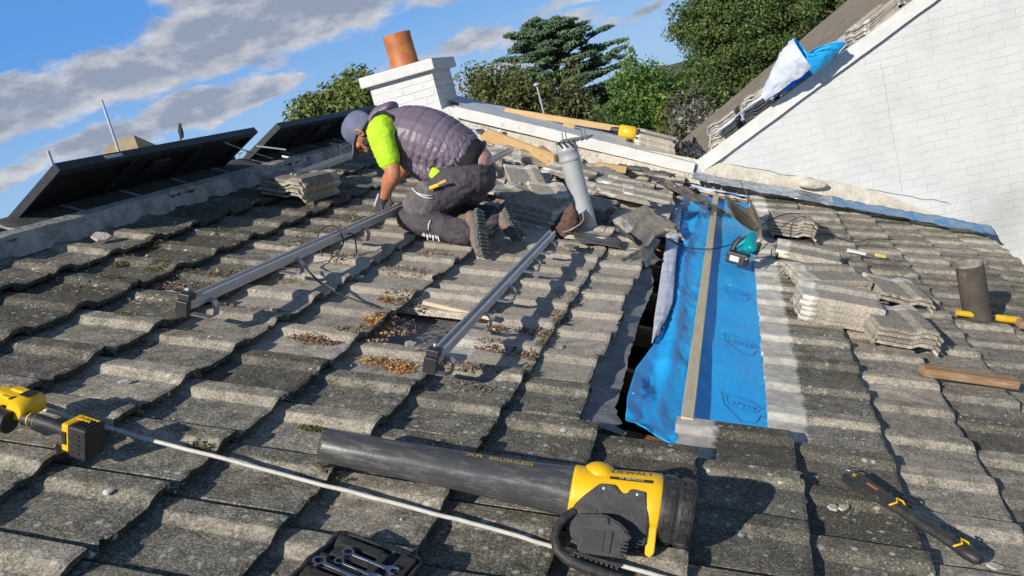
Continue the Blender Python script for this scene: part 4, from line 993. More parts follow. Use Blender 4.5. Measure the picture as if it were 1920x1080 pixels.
crumple('bent_flashing', 'bent grey metal flap standing at the right edge of the membrane behind the teal saw', 'flashing', TR(2.985, 4.35, .055, R(4), 0, R(-50)), .16, .95, simple('bent_grey_flap', (.24, .215, .18), (.14, .125, .105), 9, .7, bump=.5), .02, fold=.9, seed=17, nx=20, ny=44)
crumple('membrane_scrap', 'bright white crumpled membrane offcut across the top of the blue strip', 'membrane', TR(2.70, 5.70, .0, R(85), 0, R(5)), .12, .52, M_memback, .025, seed=37)
crumple('paper_scrap', 'crumpled white packaging scrap under the near end of the white board', 'paper', TR(.36, 6.0, .12, R(15)), .30, .14, M_memback, .04, seed=41)

# blue membrane roll on the verge
rl = thing('membrane_roll', 'flared roll of membrane, white outside and blue inside, draped over the white verge', 'membrane roll', TW(3.02, 6.03, -.385) @ Matrix.Rotation(-math.atan(.50), 4, 'Y') @ Matrix.Scale(.90, 4))
def rollf(a, b):
    x = .56 * b; rr = .045 + .165 * math.sin(b * PI / 2) ** 1.2; ang = -1.1 + 4.9 * a
    w_ = 1 + .13 * fbm(a * 4, b * 3, 2) + .05 * fbm(a * 12, b * 5)
    return (x + .03 * math.sin(a * 5) * b, math.cos(ang) * rr * w_ * .8, rr * .45 + math.sin(ang) * rr * w_)
mb = MB(); vs, fs = grid_mesh(60, 40, rollf); mb.add(vs, fs, sm=True); mb.k = 1
o = mb.build('white_outside', M_memback, rl)
def rolli(a, b):
    p = Vector(rollf(a, .35 + .66 * b)); x = p.x; c = Vector((x, 0, (.045 + .165 * math.sin(min(1, max(0, x / .56)) * PI / 2) ** 1.2) * .45)); return tuple(c + (p - c) * .965)
mb = MB(); vs, fs = grid_mesh(60, 26, rolli); mb.add(vs, fs, sm=True); mb.build('blue_inside', M_blue, rl)
def flap(a, b):
    ang = -3.0 + 2.9 * a; L_ = .42 * b * (.35 + .65 * math.sin(a * PI) ** .6)
    rr = .212 - .05 * b * b
    return (.50 + L_ * (1 + .08 * math.sin(a * 9)), math.cos(ang) * rr * .8 - .05 * b, .10 + math.sin(ang) * rr + .02 * fbm(a * 5, b * 4))
mb = MB(); vs, fs = grid_mesh(34, 20, flap); mb.add(vs, fs, sm=True); o = mb.build('blue_flap', M_blue, rl); solidify(o, .002)
crumple('membrane_tail', None, None, ID, .60, .20, M_memback, .03, seed=51, parent=rl, nx=40).matrix_local = Matrix.Translation((-.28, .10, .03))

# ------------------------------------------------------------------ yellow drill on the far verge
th = thing('yellow_drill', 'small yellow power drill resting beside the timber on the white verge', 'drill', TW(1.66, 6.50, -.395, ry=R(24)) @ Matrix.Scale(1.35, 4))
mb = MB(); mb.tube([(-.055, 0, 0), (-.05, 0, 0), (.06, 0, 0), (.075, 0, 0)], [.03, .048, .05, .04], 16); mb.build('body', M_yel, th)
mb = MB(); mb.tube([(-.055, 0, 0), (-.09, 0, 0), (-.12, 0, 0)], [.024, .022, .012], 12); mb.build('chuck', M_plblk, th)
mb = MB(); mb.tube([(.03, 0, -.03), (.045, 0, -.13)], [.02, .022], 10); mb.box((.045, 0, -.15), (.11, .07, .045), bev=.006); mb.build('handle', M_plblk, th)
mb = MB(); mb.box((.088, 0, 0), (.022, .07, .07), bev=.008); mb.build('motor_cap', M_plblk, th)

# more broken pieces and loose tiles strewn behind the workman
M_t = M_tile
for (lab, v, u, dn, rz, rx, ry) in [
    ('loose tile lying across the slope between the workman boots and the vent pipe', 1.62, 3.45, .040, R(30), R(4), 0),
    ('loose tile lying skewed behind the second stack tile near the workman boot', 1.25, 3.75, .035, R(-35), 0, R(5)),
    ('loose tile half hidden behind the workman hips', 1.02, 3.85, .030, R(75), R(-5), 0),
    ('loose tile propped against the orange plank near the wall', 1.30, 5.45, .060, R(48), R(12), R(4)),
    ('loose tile nearest the small brown block behind the orange plank', .72, 5.55, .045, R(-25), R(6), 0),
    ('loose tile turned crosswise just below the bright yellow offcut', 1.66, 5.22, .050, R(62), R(3), R(-4)),
    ('loose tile leaning on its neighbour right of the vent pipe cage', 1.98, 4.35, .055, R(25), R(-9), R(6)),
    ('loose tile lying steeply by the rail end right of the workman back', .78, 4.75, .040, R(-50), R(7), R(5))]:
    loose(lab, TR(v, u, dn, rz, rx, ry), 'loose tiles around the grey vent pipe')
def shard(lab, v, u, s_, rz, rx):
    r = random.Random(int(v * 991 + u * 77)); m = r.randint(5, 7); pl = [(math.cos(2 * PI * k / m) * s_ * r.uniform(.7, 1.3), math.sin(2 * PI * k / m) * s_ * r.uniform(.5, 1.0)) for k in range(m)]
    mb = MB(); mb.prism(pl, .018, bev=.0015); o = mb.build('tile_fragment', M_tile, None, TR(v, u, tile_n(v, u) + .012, rz, rx)); n_ = len(o.data.vertices)
    for nm, val in (('tint', r.random()), ('slope', .6), ('clean', .5), ('pale', .2), ('grime', .25)): set_attr(o.data, nm, [val] * n_)
    tag(o, lab, 'tile fragment', 'broken fragments on the tiles')
for lab, v, u, s_, rz, rx in [('broken tile corner on the slope left of the leaning boot stack', 1.12, 3.20, .07, .4, .1), ('broken tile half between the vent pipe foot and the brown cloth', 1.50, 2.78, .06, 1.2, .1),
    ('large tile shard directly behind the brown cloth', 1.60, 3.75, .09, 2.0, -.2), ('tile shard lying left of the lead scrap in front of the vent pipe', 1.84, 2.66, .055, .7, .1), ('dark tile shard in the gap right of the vent pipe foot', 2.06, 3.35, .08, .2, .25),
    ('tile shard on the loose tiles above the vent pipe foot', 1.92, 3.95, .07, 1.4, .2), ('tile shard near the wall behind the rumpled felt', 1.85, 5.72, .08, .9, .2), ('small tile shard near the wall left of the orange plank', .45, 5.55, .07, 2.4, .1),
    ('tile shard beside the short rail end behind the workman', .62, 4.35, .06, .1, .1), ('tile shard at the top corner of the white folded membrane edge', 2.30, 4.95, .07, 1.1, .3)]:
    shard(lab, v, u, s_, rz, rx)
# ------------------------------------------------------------------ leaf blower in the foreground
def mat_tube():
    m, t, b = new_mat('scuffed_black_blower_tube'); v = ocoord(t)
    n = t.noise(t.vm('MULTIPLY', v, (3, 14, 14)), 4, 7, .68); f = t.ss(n, .45, .72)
    n2 = t.noise(v, 60, 5, .7); f2 = t.m('MULTIPLY', t.ss(n2, .55, .7), f)
    col = t.mix(f, (.065, .066, .070), (.145, .145, .145)); col = t.mix(f2, col, (.26, .25, .235))
    t.put(b.inputs['Base Color'], col); t.put(b.inputs['Roughness'], t.m('ADD', .27, t.m('MULTIPLY', f, .2)))
    t.put(b.inputs['Normal'], t.bump(n2, .2, .002)); return m
M_tube = mat_tube()
M_yelb = simple('yellow_moulded_plastic', (.93, .55, .012), (.88, .49, .01), 14, .42, bump=.04, bscale=200, dirt=(.30, .21, .06), dscale=20, dlo=.66, dhi=.84)
M_gryp = simple('dusty_dark_plastic', (.022, .022, .024), (.045, .045, .045), 40, .55, bump=.4, bscale=160, bdist=.002, dirt=(.13, .125, .11), dscale=16, dlo=.54, dhi=.84)
bl = thing('leaf_blower', 'long black and yellow cordless blower lying across the foreground tiles', 'leaf blower', TR(1.65, -.378, .060, R(4.0), 0, R(-2.0)) @ Matrix.Scale(1.045, 4))
AF = R(28)  # the working side faces up and towards the viewer's side of the roof
MF = Matrix.Rotation(-AF, 4, 'X')            # local: x axis, y = -F, z = Q
def lx(prof, seg=48): # lathe about local x
    return [(r, x) for r, x in prof]
RX = Matrix.Rotation(R(90), 4, 'Y')
MB().lathe([(.0435, .012), (.0465, 0), (.0475, .012), (.049, .20), (.054, .42), (.062, .62), (.068, .705)], 56, M=RX).lathe([(.0435, .012), (.046, .3), (.05, .5)], 40, M=RX).build('tube', M_tube, bl)
mb = MB(); mb.lathe([(.068, .694), (.0715, .696), (.073, .705), (.0735, .76), (.081, .83), (.0885, .90), (.0895, .922), (.087, .926)], 64, M=RX)
# raised shoulder on the top side
mb.sphere((.762, .0, .058), (.046, .050, .034), M=MF, seg=24, rings=14); mb.box((.80, 0, .072), (.07, .05, .03), M=MF @ Matrix.Rotation(.12, 4, 'Y'), bev=.012)
mb.prism([(.900, -.045), (.925, -.050), (.927, -.110), (.918, -.122), (.905, -.118)], .022, M=MF @ Matrix.Translation((0, -.055, 0)) @ Matrix.Rotation(R(90), 4, 'X'), bev=.002)
mb.build('yellow_housing', M_yelb, bl)
mb = MB(); mb.lathe([(.086, .924), (.089, .93), (.0885, .965), (.086, .968), (.0855, .972), (.087, .975), (.0865, 1.008), (.080, 1.016), (.060, 1.018), (.0, 1.018)], 64, M=RX)
for rr, xx in ((.0875, .948), (.0865, .991)):
    for k in range(14):
        a = 2 * PI * k / 14 + (.1 if xx > .97 else 0)
        M = Matrix.Rotation(a, 4, 'X') @ Matrix.Translation((xx, 0, rr))
        mb.box((0, .0115, .0012), (.026, .003, .004), M=M); mb.box((0, -.0115, .0012), (.026, .003, .004), M=M)
        mb.box((.0115, 0, .0014), (.003, .023, .004), M=M); mb.box((-.0115, 0, .0014), (.003, .023, .004), M=M); mb.box((.001, .0, .0006), (.010, .010, .0035), M=M, bev=.001)
mb.build('intake_grille', M_gryp, bl)
def front(poly, f0, f1, nm, mat, bev=.003, par=bl):
    mb = MB(); mb.prism(poly, f1 - f0, M=MF @ Matrix.Translation((0, -f0, 0)) @ Matrix.Rotation(R(90), 4, 'X'), bev=bev); return mb.build(nm, mat, par)
plate = [(.696, -.063), (.711, -.026), (.73, -.001), (.754, .024), (.767, .037), (.797, .039), (.821, .022), (.839, .024), (.845, .037), (.883, .036), (.9, -.022), (.901, -.094), (.857, -.116), (.738, -.125), (.704, -.105)]
hd = front(plate, .03, .090, 'handle_housing', M_gryp, .0025)
for q in ((.779, .026), (.865, .026)):
    MB().lathe([(0, .002), (.0045, .002), (.006, 0)], 12).build('screw', M_steel, hd, MF @ Matrix.Translation((q[0], -.090, q[1])) @ Matrix.Rotation(R(90), 4, 'X'))
front([(.735, -.022), (.772, -.030), (.770, -.040), (.737, -.032)], .086, .0925, 'vent_slot', M_rubber, .001)
front([(.79, -.036), (.83, -.05), (.828, -.063), (.79, -.048)], .086, .0925, 'vent_slot', M_rubber, .001)
# battery
mb = MB(); MB_ = MF
def fprism(mb, poly, f0, f1, bev=.003): mb.prism(poly, f1 - f0, M=MF @ Matrix.Translation((0, -f0, 0)) @ Matrix.Rotation(R(90), 4, 'X'), bev=bev)
fprism(mb, [(.722, -.048), (.788, -.034), (.835, -.050), (.862, -.074), (.845, -.100), (.852, -.131), (.737, -.137)], .07, .150, .005)
for k in range(6): fprism(mb, [(.838, -.082 - .0085 * k), (.858, -.084 - .0085 * k), (.857, -.0885 - .0085 * k), (.838, -.0865 - .0085 * k)], .14, .1535, .0008)
fprism(mb, [(.736, -.050), (.800, -.041), (.806, -.058), (.738, -.066)], .148, .157, .003)
fprism(mb, [(.806, -.070), (.816, -.071), (.816, -.126), (.806, -.125)], .148, .156, .002)
bt = mb.build('battery', M_gryp, bl)
mb = MB(); fprism(mb, [(.742, -.078), (.797, -.074), (.799, -.124), (.745, -.126)], .149, .1525, .001); mb.build('battery_panel', M_rubber, bt)
mb = MB(); fprism(mb, [(.826, -.066), (.846, -.066), (.866, -.078), (.844, -.088), (.826, -.084)], .146, .160, .004); mb.build('battery_latch', M_gryp, bt)
# loop handle
lp = [(.712, -.045), (.690, -.066), (.678, -.090), (.677, -.118), (.690, -.142), (.715, -.158), (.760, -.168), (.810, -.175), (.855, -.176)]
mb = MB(); mb.tube([MF @ Vector((x, -(.085 + .06 * min(1, k / 4)), z)) for k, (x, z) in enumerate(lp)], [.012, .0125, .013, .013, .013, .014, .015, .0145, .010], 14)
mb.build('handle_loop', M_gryp, bl)
mb = MB()
for k in range(9):
    a = (.730 + .013 * k, -.1405 - .0010 * k); b_ = (.742 + .013 * k, -.160 - .0012 * k)
    mb.tube([MF @ Vector((a[0], -.128, a[1])), MF @ Vector((b_[0], -.128, b_[1]))], .0028, 6)
    mb.tube([MF @ Vector((a[0] + .012, -.128, a[1])), MF @ Vector((b_[0] - .014, -.128, b_[1]))], .0028, 6)
mb.tube([MF @ Vector((.725, -.128, -.140)), MF @ Vector((.85, -.128, -.149))], .004, 8)
mb.build('handle_lattice', M_gryp, bl)
# lettering
M_ytx = simple('yellow_print', (.82, .52, .03), None, 40, .5, bump=0); M_dtx = simple('dark_print', (.06, .045, .02), None, 40, .5, bump=0); M_wtx = simple('pale_print', (.75, .74, .70), None, 40, .5, bump=0)
def wrap_x(o, rad_at, a0):
    """wrap a flat lettering mesh (x along the axis, y around) onto the round body"""
    for vt in o.data.vertices:
        x, y = vt.co.x, vt.co.y; r_ = rad_at(x) + .0012; a = a0 + y / r_
        vt.co = (x, -math.cos(a) * r_, math.sin(a) * r_)
def tube_r(x): return float(np.interp(x, [0, .2, .42, .62, .705], [.0475, .049, .054, .062, .068]))
def house_r(x): return float(np.interp(x, [.705, .76, .83, .90, .922], [.0733, .0737, .0812, .0887, .0897]))
def lettering(body, size, xc, rad, ang, mat, nm, stretch=1.0):
    o = text_mesh(body, size, nm, mat, bl, MF.copy(), depth=0, bold=.0)
    for vt in o.data.vertices: vt.co.x = vt.co.x * stretch + xc
    wrap_x(o, rad, ang); return o
lettering('XR', .026, .425, tube_r, R(62), M_ytx, 'lettering', 1.35)
lettering('BRUSHLESS', .020, .525, tube_r, R(58), M_ytx, 'lettering', 1.22)
mb = MB(); vs, fs = grid_mesh(20, 5, lambda a, b: ((.789 + .112 * a), -math.cos(R(46) + (b - .5) * .13) * (house_r(.789 + .112 * a) + .0005), math.sin(R(46) + (b - .5) * .13) * (house_r(.789 + .112 * a) + .0005)))
mb.add(vs, fs, MF); mb.build('label_strip', M_dtx, bl)
lettering('DEWALT', .024, .846, house_r, R(66), M_dtx, 'lettering', 1.12)
def house_r2(x): return house_r(x) + .0005
lettering('XR  BRUSHLESS', .0085, .845, house_r2, R(46), M_wtx, 'lettering', 1.1)

# ------------------------------------------------------------------ yellow cordless tool lower left
dr = thing('cordless_drill', 'yellow and black cordless drill lying at the left edge with its battery to the right', 'drill', TR(.860, -.615, .048, R(-5)) @ Matrix.Scale(.84, 4))
mb = MB(); mb.tube([(-.02, -.04, .034), (-.02, -.03, .034), (-.02, .02, .034), (-.02, .060, .034), (-.02, .070, .034)], [.030, .038, .040, .037, .028], 22)
mb.box((-.085, .025, .036), (.13, .060, .050), bev=.012); mb.box((-.05, -.010, .052), (.10, .016, .020), bev=.005); mb.box((-.06, .045, .062), (.09, .03, .012), bev=.004)
yb = mb.build('yellow_body', M_yelb, dr)
mb = MB()
for k in range(5): mb.box((-.055 + .012 * k, -.012, .0625), (.005, .026, .003))
mb.box((-.02, .025, .0752), (.035, .05, .003)); mb.build('vent_slots', M_rubber, yb)
mb = MB(); mb.tube([(-.12, -.055, .0), (-.02, -.055, .0)], .038, 18); mb.build('motor_cover', M_plblk, dr)
mb = MB(); mb.tube([(.005, -.022, .01), (.06, -.014, .012), (.11, -.010, .012), (.160, -.012, .010), (.20, -.012, .008)], [.024, .0235, .021, .0215, .030], 20)
g_ = mb.build('grip', M_gryp, dr)
mb = MB(); mb.tube([(.030, -.018, .011), (.034, -.018, .011)], .0243, 20, caps=False); mb.tube([(.050, -.015, .0115), (.054, -.015, .0115)], .0238, 20, caps=False); mb.build('yellow_trim', M_yelb, g_)
mb = MB(); mb.box((.205, -.012, .008), (.028, .085, .105), bev=.008); mb.build('battery_shoe', M_yelb, dr)
mb = MB(); mb.box((.204, -.0565, .012), (.015, .004, .045), bev=.001); mb.build('release_button', M_plblk, dr)
mb = MB(); mb.box((.252, -.010, .004), (.070, .088, .112), bev=.008)
for k in range(5): mb.box((.248, -.0555, -.030 + .016 * k), (.030, .005, .006))
for k in range(4): mb.box((.235 + .014 * k, -.010, .061), (.005, .07, .003))
mb.build('battery', M_plblk, dr)
mb = MB(); mb.box((.232, .0, .0615), (.05, .010, .003)); mb.box((.25, .018, .0615), (.06, .006, .003)); mb.build('battery_trim', M_yelb, dr)
mb = MB(); mb.prism([(.15, -.03), (.215, -.055), (.21, -.10), (.195, -.075), (.165, -.055)], .012, M=Matrix.Translation((0, 0, -.045)), bev=.002); mb.build('belt_hook', M_gryp, dr)

# ------------------------------------------------------------------ white cable across the foreground
M_cab = simple('dirty_white_cable', (.62, .60, .56), (.52, .50, .45), 30, .55, bump=.1, dirt=(.30, .28, .24), dscale=14, dlo=.58, dhi=.75)
pts = []
for k in range(140):
    v = .55 + 2.35 * k / 139; u = -.50 + .006 * math.sin(v * 3.1 + 1) + .004 * fbm(v * 2, 2); tail = (v / G) % 1
    n = .012 + .002 * fbm(v * 4, 9)
    if v > 2.3: n -= .002
    pts.append((v, u, n))
tag(MB().tube(pts, .0062, 10).build('white_cable', M_cab, None, RM), 'white electric cable running across the foreground tiles under the yellow drill', 'cable')

# ------------------------------------------------------------------ spanner roll
M_cord = simple('black_woven_pouch', (.028, .027, .028), (.045, .043, .043), 90, .85, bump=.7, bscale=240, bdist=.003, dirt=(.12, .11, .095), dscale=18, dlo=.56, dhi=.8)
pc = thing('spanner_pouch', 'black fabric tool roll holding spanners at the bottom edge', 'tool roll', TR(1.955, -.860, .026, R(-7)) @ Matrix.Scale(.93, 4))
def pf(a, b): return ((a - .5) * .25, (b - .5) * .30, .010 * fbm(a * 3, b * 3) + .006 * math.sin(b * 22) * (1 if a < .8 else .3))
mb = MB(); vs, fs = grid_mesh(40, 40, pf); mb.add(vs, fs, sm=True); o = mb.build('pouch_cloth', M_cord, pc); solidify(o, .010)
mb = MB()
edge = [(-.125, -.15), (-.125, .135), (-.11, .15), (.11, .15), (.125, .135), (.125, -.15)]
ep = []
for (a, b), (c, d) in zip(edge[:-1], edge[1:]):
    for k in range(10): ep.append((a + (c - a) * k / 10, b + (d - b) * k / 10, .004 + .010 * fbm((a + (c - a) * k / 10) * 12 + 1.5, (b + (d - b) * k / 10) * 10 + 1.5)))
mb.tube(ep, .0075, 8); mb.build('edge_binding', M_cord, pc)
mb = MB()
for k in range(4): mb.box((-.035, .105 - .052 * k, .013), (.115, .034, .010), bev=.004)
for k in range(4): mb.box((.035, .082 - .052 * k, .016), (.020, .052, .014), bev=.004)
mb.box((.090, 0, .012), (.045, .27, .014), bev=.005)
mb.build('pocket', M_cord, pc)
M_chr = simple('chrome_vanadium', (.75, .75, .76), (.62, .62, .64), 40, .18, metal=1.0, bump=.05)
def spanner(label, x, y, L, s, rz):
    o = thing('spanner', label, 'spanner', TR(1.955, -.860, .026, R(-7)) @ Matrix.Scale(.93, 4) @ TW(x, y, .022, rz), 'spanners in the black tool roll')
    mb = MB(); ro = .0155 * s; ri = .0095 * s; pr = []
    seg = 24; V = []; F = []
    for k in range(seg):
        a = 2 * PI * k / seg
        for r_ in (ro, ri):
            rr = r_ * (1 + (.06 * (k % 2) if r_ == ri else 0))
            for z in (-.004 * s, .004 * s): V.append((math.cos(a) * rr, math.sin(a) * rr, z))
    for k in range(seg):
        a = 4 * k; b = 4 * ((k + 1) % seg); F += [(a, b, b + 1, a + 1), (a + 1, b + 1, b + 3, a + 3), (a + 3, b + 3, b + 2, a + 2), (a + 2, b + 2, b, a)]
    mb.add(V, F); mb.build('ring_end', M_chr, o)
    mb = MB(); mb.prism([(ro * .92, -.0055 * s), (ro * .92, .0055 * s), (L * .5, .0042 * s), (L - .010, .0065 * s), (L - .010, -.0065 * s), (L * .5, -.0042 * s)], .0055 * s, M=Matrix.Translation((0, 0, -.0027 * s)), bev=.0012); mb.build('shaft', M_chr, o)
    mb = MB(); mb.prism([(L - .014, -.007), (L - .014, .007), (L, .017 * s), (L + .016 * s, .017 * s), (L + .020 * s, .010 * s), (L + .006 * s, .008 * s), (L + .001, 0), (L + .006 * s, -.008 * s), (L + .020 * s, -.010 * s), (L + .014 * s, -.017 * s), (L, -.015 * s)], .0065 * s, M=Matrix.Translation((0, 0, -.0032 * s)), bev=.001); mb.build('open_end', M_chr, o)
spanner('largest chrome spanner, uppermost in the black tool roll', -.050, .058, .125, 1.05, R(-2))
spanner('middle chrome spanner below the largest one in the tool roll', -.050, .014, .105, .85, R(-3))
spanner('lowest chrome spanner cut off by the bottom edge of the view', -.092, -.012, .130, 1.15, R(-4))

# ------------------------------------------------------------------ hammer tacker at the lower right
ht = thing('hammer_tacker', 'black tapering tacker with yellow clips lying on the tiles at the lower right', 'tacker', TR(3.235, .262, .045, math.atan2(-.325, .305)))
mb = MB(); mb.prism([(-.045, -.034), (-.045, .034), (.02, .034), (.145, .018), (.145, -.020), (.02, -.036)], .030, M=Matrix.Translation((0, 0, -.018)), bev=.004)
hd = mb.build('head', M_plblk, ht)
mb = MB(); mb.prism([(-.050, .012), (.02, .042), (.055, .070), (.035, .088), (-.035, .052)], .016, M=Matrix.Translation((0, 0, -.030)), bev=.003); mb.build('striking_lever', M_plblk, ht)
mb = MB(); mb.tube([(.14, 0, -.004), (.20, 0, -.004), (.30, 0, -.004), (.37, 0, -.004)], [.021, .0225, .020, .022], 14, flat=(Vector((0, 0, 1)), .8)); mb.build('grip', M_gryp, ht)
mb = MB(); mb.tube([(.37, 0, -.004), (.385, .0, -.004), (.425, 0, -.004), (.435, 0, -.004)], [.024, .026, .024, .014], 14, flat=(Vector((0, 0, 1)), .8)); mb.build('grip_end', M_plblk, ht)
mb = MB(); mb.tube([(-.045, -.02, 0), (-.07, -.012, .003), (-.075, .008, .004), (-.06, .025, .003), (-.045, .02, 0)], .0035, 8); mb.build('wire_loop', M_steel, ht)
for xx in (.148, .372):
    mb = MB(); w_ = .024
    mb.tube([(xx - .012, -w_, .001), (xx + .004, -w_ * .55, .018), (xx - .012, 0, .022), (xx + .004, w_ * .55, .018), (xx + .012, w_, .002)], .0032, 8); mb.build('yellow_clip', M_yelb, ht)
MB().box((.05, .002, .0125), (.042, .012, .0016)).build('orange_label', simple('orange_print', (.70, .24, .03), None, 30, .5, bump=0), ht, Matrix.Rotation(-.05, 4, 'Z'))
mb = MB(); mb.box((-.022, 0, .0125), (.004, .022, .0012)); mb.box((-.026, .008, .0125), (.012, .004, .0012), M=Matrix.Rotation(.1, 4, 'Z')); mb.box((-.020, -.006, .0125), (.012, .004, .0012)); mb.build('yellow_mark', M_ytx, hd)

# ------------------------------------------------------------------ teal cordless saw on the membrane
M_teal = simple('teal_tool_plastic', (.0, .33, .36), (.0, .26, .30), 20, .4, bump=.05)
ts = thing('teal_cordless_tool', 'teal and black cordless tool standing on the blue membrane by its right edge', 'cordless tool', TR(2.865, 3.18, -.020, R(-20)))
mb = MB(); mb.box((0, -.03, .045), (.135, .085, .075), bev=.008); mb.box((0, -.078, .045), (.12, .012, .055), bev=.003); b_ = mb.build('battery', M_plblk, ts)
MB().box((-.005, -.0855, .048), (.060, .003, .034)).build('battery_label', M_white, b_)
mb = MB(); mb.tube([(.03, -.01, .085), (.035, .03, .13), (.02, .10, .17), (.01, .16, .18)], [.032, .036, .034, .026], 14); mb.tube([(-.045, .02, .10), (-.01, .05, .14), (.03, .06, .15)], [.016, .018, .02], 10); mb.sphere((.045, .03, .12), (.048, .045, .034)); mb.build('teal_body', M_teal, ts)
mb = MB(); mb.tube([(-.06, .01, .07), (-.05, .03, .12), (-.03, .05, .165)], [.020, .024, .018], 12); mb.tube([(.075, .05, .08), (.08, .09, .15)], [.02, .016], 10); mb.build('black_grip', M_plblk, ts)
mb = MB(); mb.box((.085, -.02, .065), (.004, .26, .012), M=Matrix.Rotation(R(-6), 4, 'X')); mb.build('guide_strip', M_pole, ts)

# ------------------------------------------------------------------ thin cables
def cable(label, pts, r=.004, mat=None):
    P_ = [Vector(p) for p in pts]; out = []
    for i in range(len(P_) - 1):
        p0, p1, p2, p3 = P_[max(i - 1, 0)], P_[i], P_[i + 1], P_[min(i + 2, len(P_) - 1)]
        for k in range(10):
            t_ = k / 10; out.append(.5 * ((2 * p1) + (-p0 + p2) * t_ + (2 * p0 - 5 * p1 + 4 * p2 - p3) * t_ ** 2 + (-p0 + 3 * p1 - 3 * p2 + p3) * t_ ** 3))
    out.append(P_[-1]); return tag(MB().tube(out, r, 7).build('thin_cable', mat or M_rubber, None, RM), label, 'cable')
cable('thin black cable sagging across the blue membrane and over the right hand tiles', [(2.10, 3.10, .03), (2.36, 3.33, .02), (2.50, 3.30, -.005), (2.66, 3.34, .0), (2.80, 3.55, .01), (2.915, 3.86, .03), (3.10, 4.22, .13), (3.27, 4.42, .16), (3.42, 4.55, .10), (3.60, 4.50, .035), (3.74, 4.46, .02), (3.90, 4.75, .015), (4.10, 4.90, .015)])
cable('second thin black cable curving from the teal tool to the small high tile pile', [(2.99, 3.45, .02), (3.06, 3.75, .03), (3.15, 4.05, .10), (3.30, 4.30, .165), (3.42, 4.50, .10)], .0035)
cable('thin cable hanging from the long rail onto the tiles with a black plug', [(.75, 1.50, .10), (.72, 1.30, .03), (.81, 1.18, .035), (.97, 1.02, .028), (1.10, .955, .020), (1.19, .93, .018), (1.265, .925, .012)], .0042)
cable('thin pale wire beside the plugged cable on the tiles', [(.86, 1.36, .03), (.82, 1.20, .03), (.94, 1.06, .026), (1.06, .985, .022)], .0022, M_pole)
cable('loop of thin black cable tied round the long rail', [(.79, 1.42, .02), (.74, 1.46, .12), (.80, 1.50, .165), (.87, 1.48, .10), (.84, 1.44, .02), (.80, 1.52, .06), (.87, 1.58, .12), (.92, 1.55, .03)], .0038)
cable('thin looped wire by the foot of the grey vent pipe', [(1.74, 2.92, .02), (1.80, 2.86, .06), (1.86, 2.90, .12), (1.84, 2.98, .16)], .0035, M_pole)
th = thing('cable_plug', 'small black cable plug lying among the orange leaves', 'plug', TR(1.285, .915, .012, R(-12)))
mb = MB(); mb.tube([(-.03, 0, 0), (-.005, 0, 0)], .008, 10); mb.tube([(-.005, 0, 0), (.012, 0, 0)], .0105, 10); mb.build('plug_body', M_rubber, th); MB().tube([(.012, 0, 0), (.034, 0, 0)], .006, 8).build('plug_pin', M_rubber, th)

# ------------------------------------------------------------------ leaf litter, moss, grit
def scatter(nm, mat, spots, seed, size, curl=True):
    r = random.Random(seed); V = []; F = []; T_ = []
    for v0, u0, rv, ru, cnt in spots:
        for k in range(cnt):
            a = r.uniform(0, 2 * PI); q = r.random() ** .6; v = v0 + math.cos(a) * rv * q; u = u0 + math.sin(a) * ru * q
            s = size * r.uniform(.4, 1.3); n = tile_n(v, u) + s * r.uniform(.1, .55) + .002
            E_ = Euler((r.uniform(-.8, .8), r.uniform(-.8, .8), r.uniform(0, 6.3))).to_matrix(); b = len(V)
            w = r.uniform(.35, .8); c_ = r.uniform(.1, .5) * s
            for p in ((-s, 0, 0), (0, -s * w, c_), (s, 0, 0), (0, s * w, c_), ): V.append(tuple(E_ @ Vector(p) + Vector((v, u, n))))
            F += [(b, b + 1, b + 2), (b, b + 2, b + 3)]; T_ += [r.random()] * 4
    me = bpy.data.meshes.new(nm); me.from_pydata(V, [], F); me.update(); set_attr(me, 'tint', T_)
    return tag(link(nm, me, mat, None, RM), kind='stuff')
def mat_lit(name, a, b_, c):
    m, t, b = new_mat(name); k = t.attr('tint'); col = t.mix(t.ss(k, .2, .6), a, b_); col = t.mix(t.ss(k, .7, .95), col, c)
    t.put(b.inputs['Base Color'], col); b.inputs['Roughness'].default_value = .8; return m
M_lit = mat_lit('dry_brown_leaf_litter', (.13, .075, .045), (.26, .16, .09), (.50, .38, .24))
M_lito = mat_lit('orange_dry_leaves', (.38, .17, .05), (.52, .28, .10), (.65, .42, .18))
M_moss = mat_lit('olive_moss', (.06, .065, .015), (.13, .13, .03), (.20, .17, .06))
M_grit = mat_lit('pale_grit', (.30, .28, .24), (.42, .40, .35), (.66, .64, .60))
scatter('orange_leaves', M_lito, [(1.53, .43, .13, .035, 210), (1.60, .385, .06, .03, 90), (1.34, .80, .06, .06, 190), (1.20, .50, .05, .03, 40), (1.28, 1.08, .05, .04, 50), (1.36, .72, .08, .04, 70)], 1, .009)
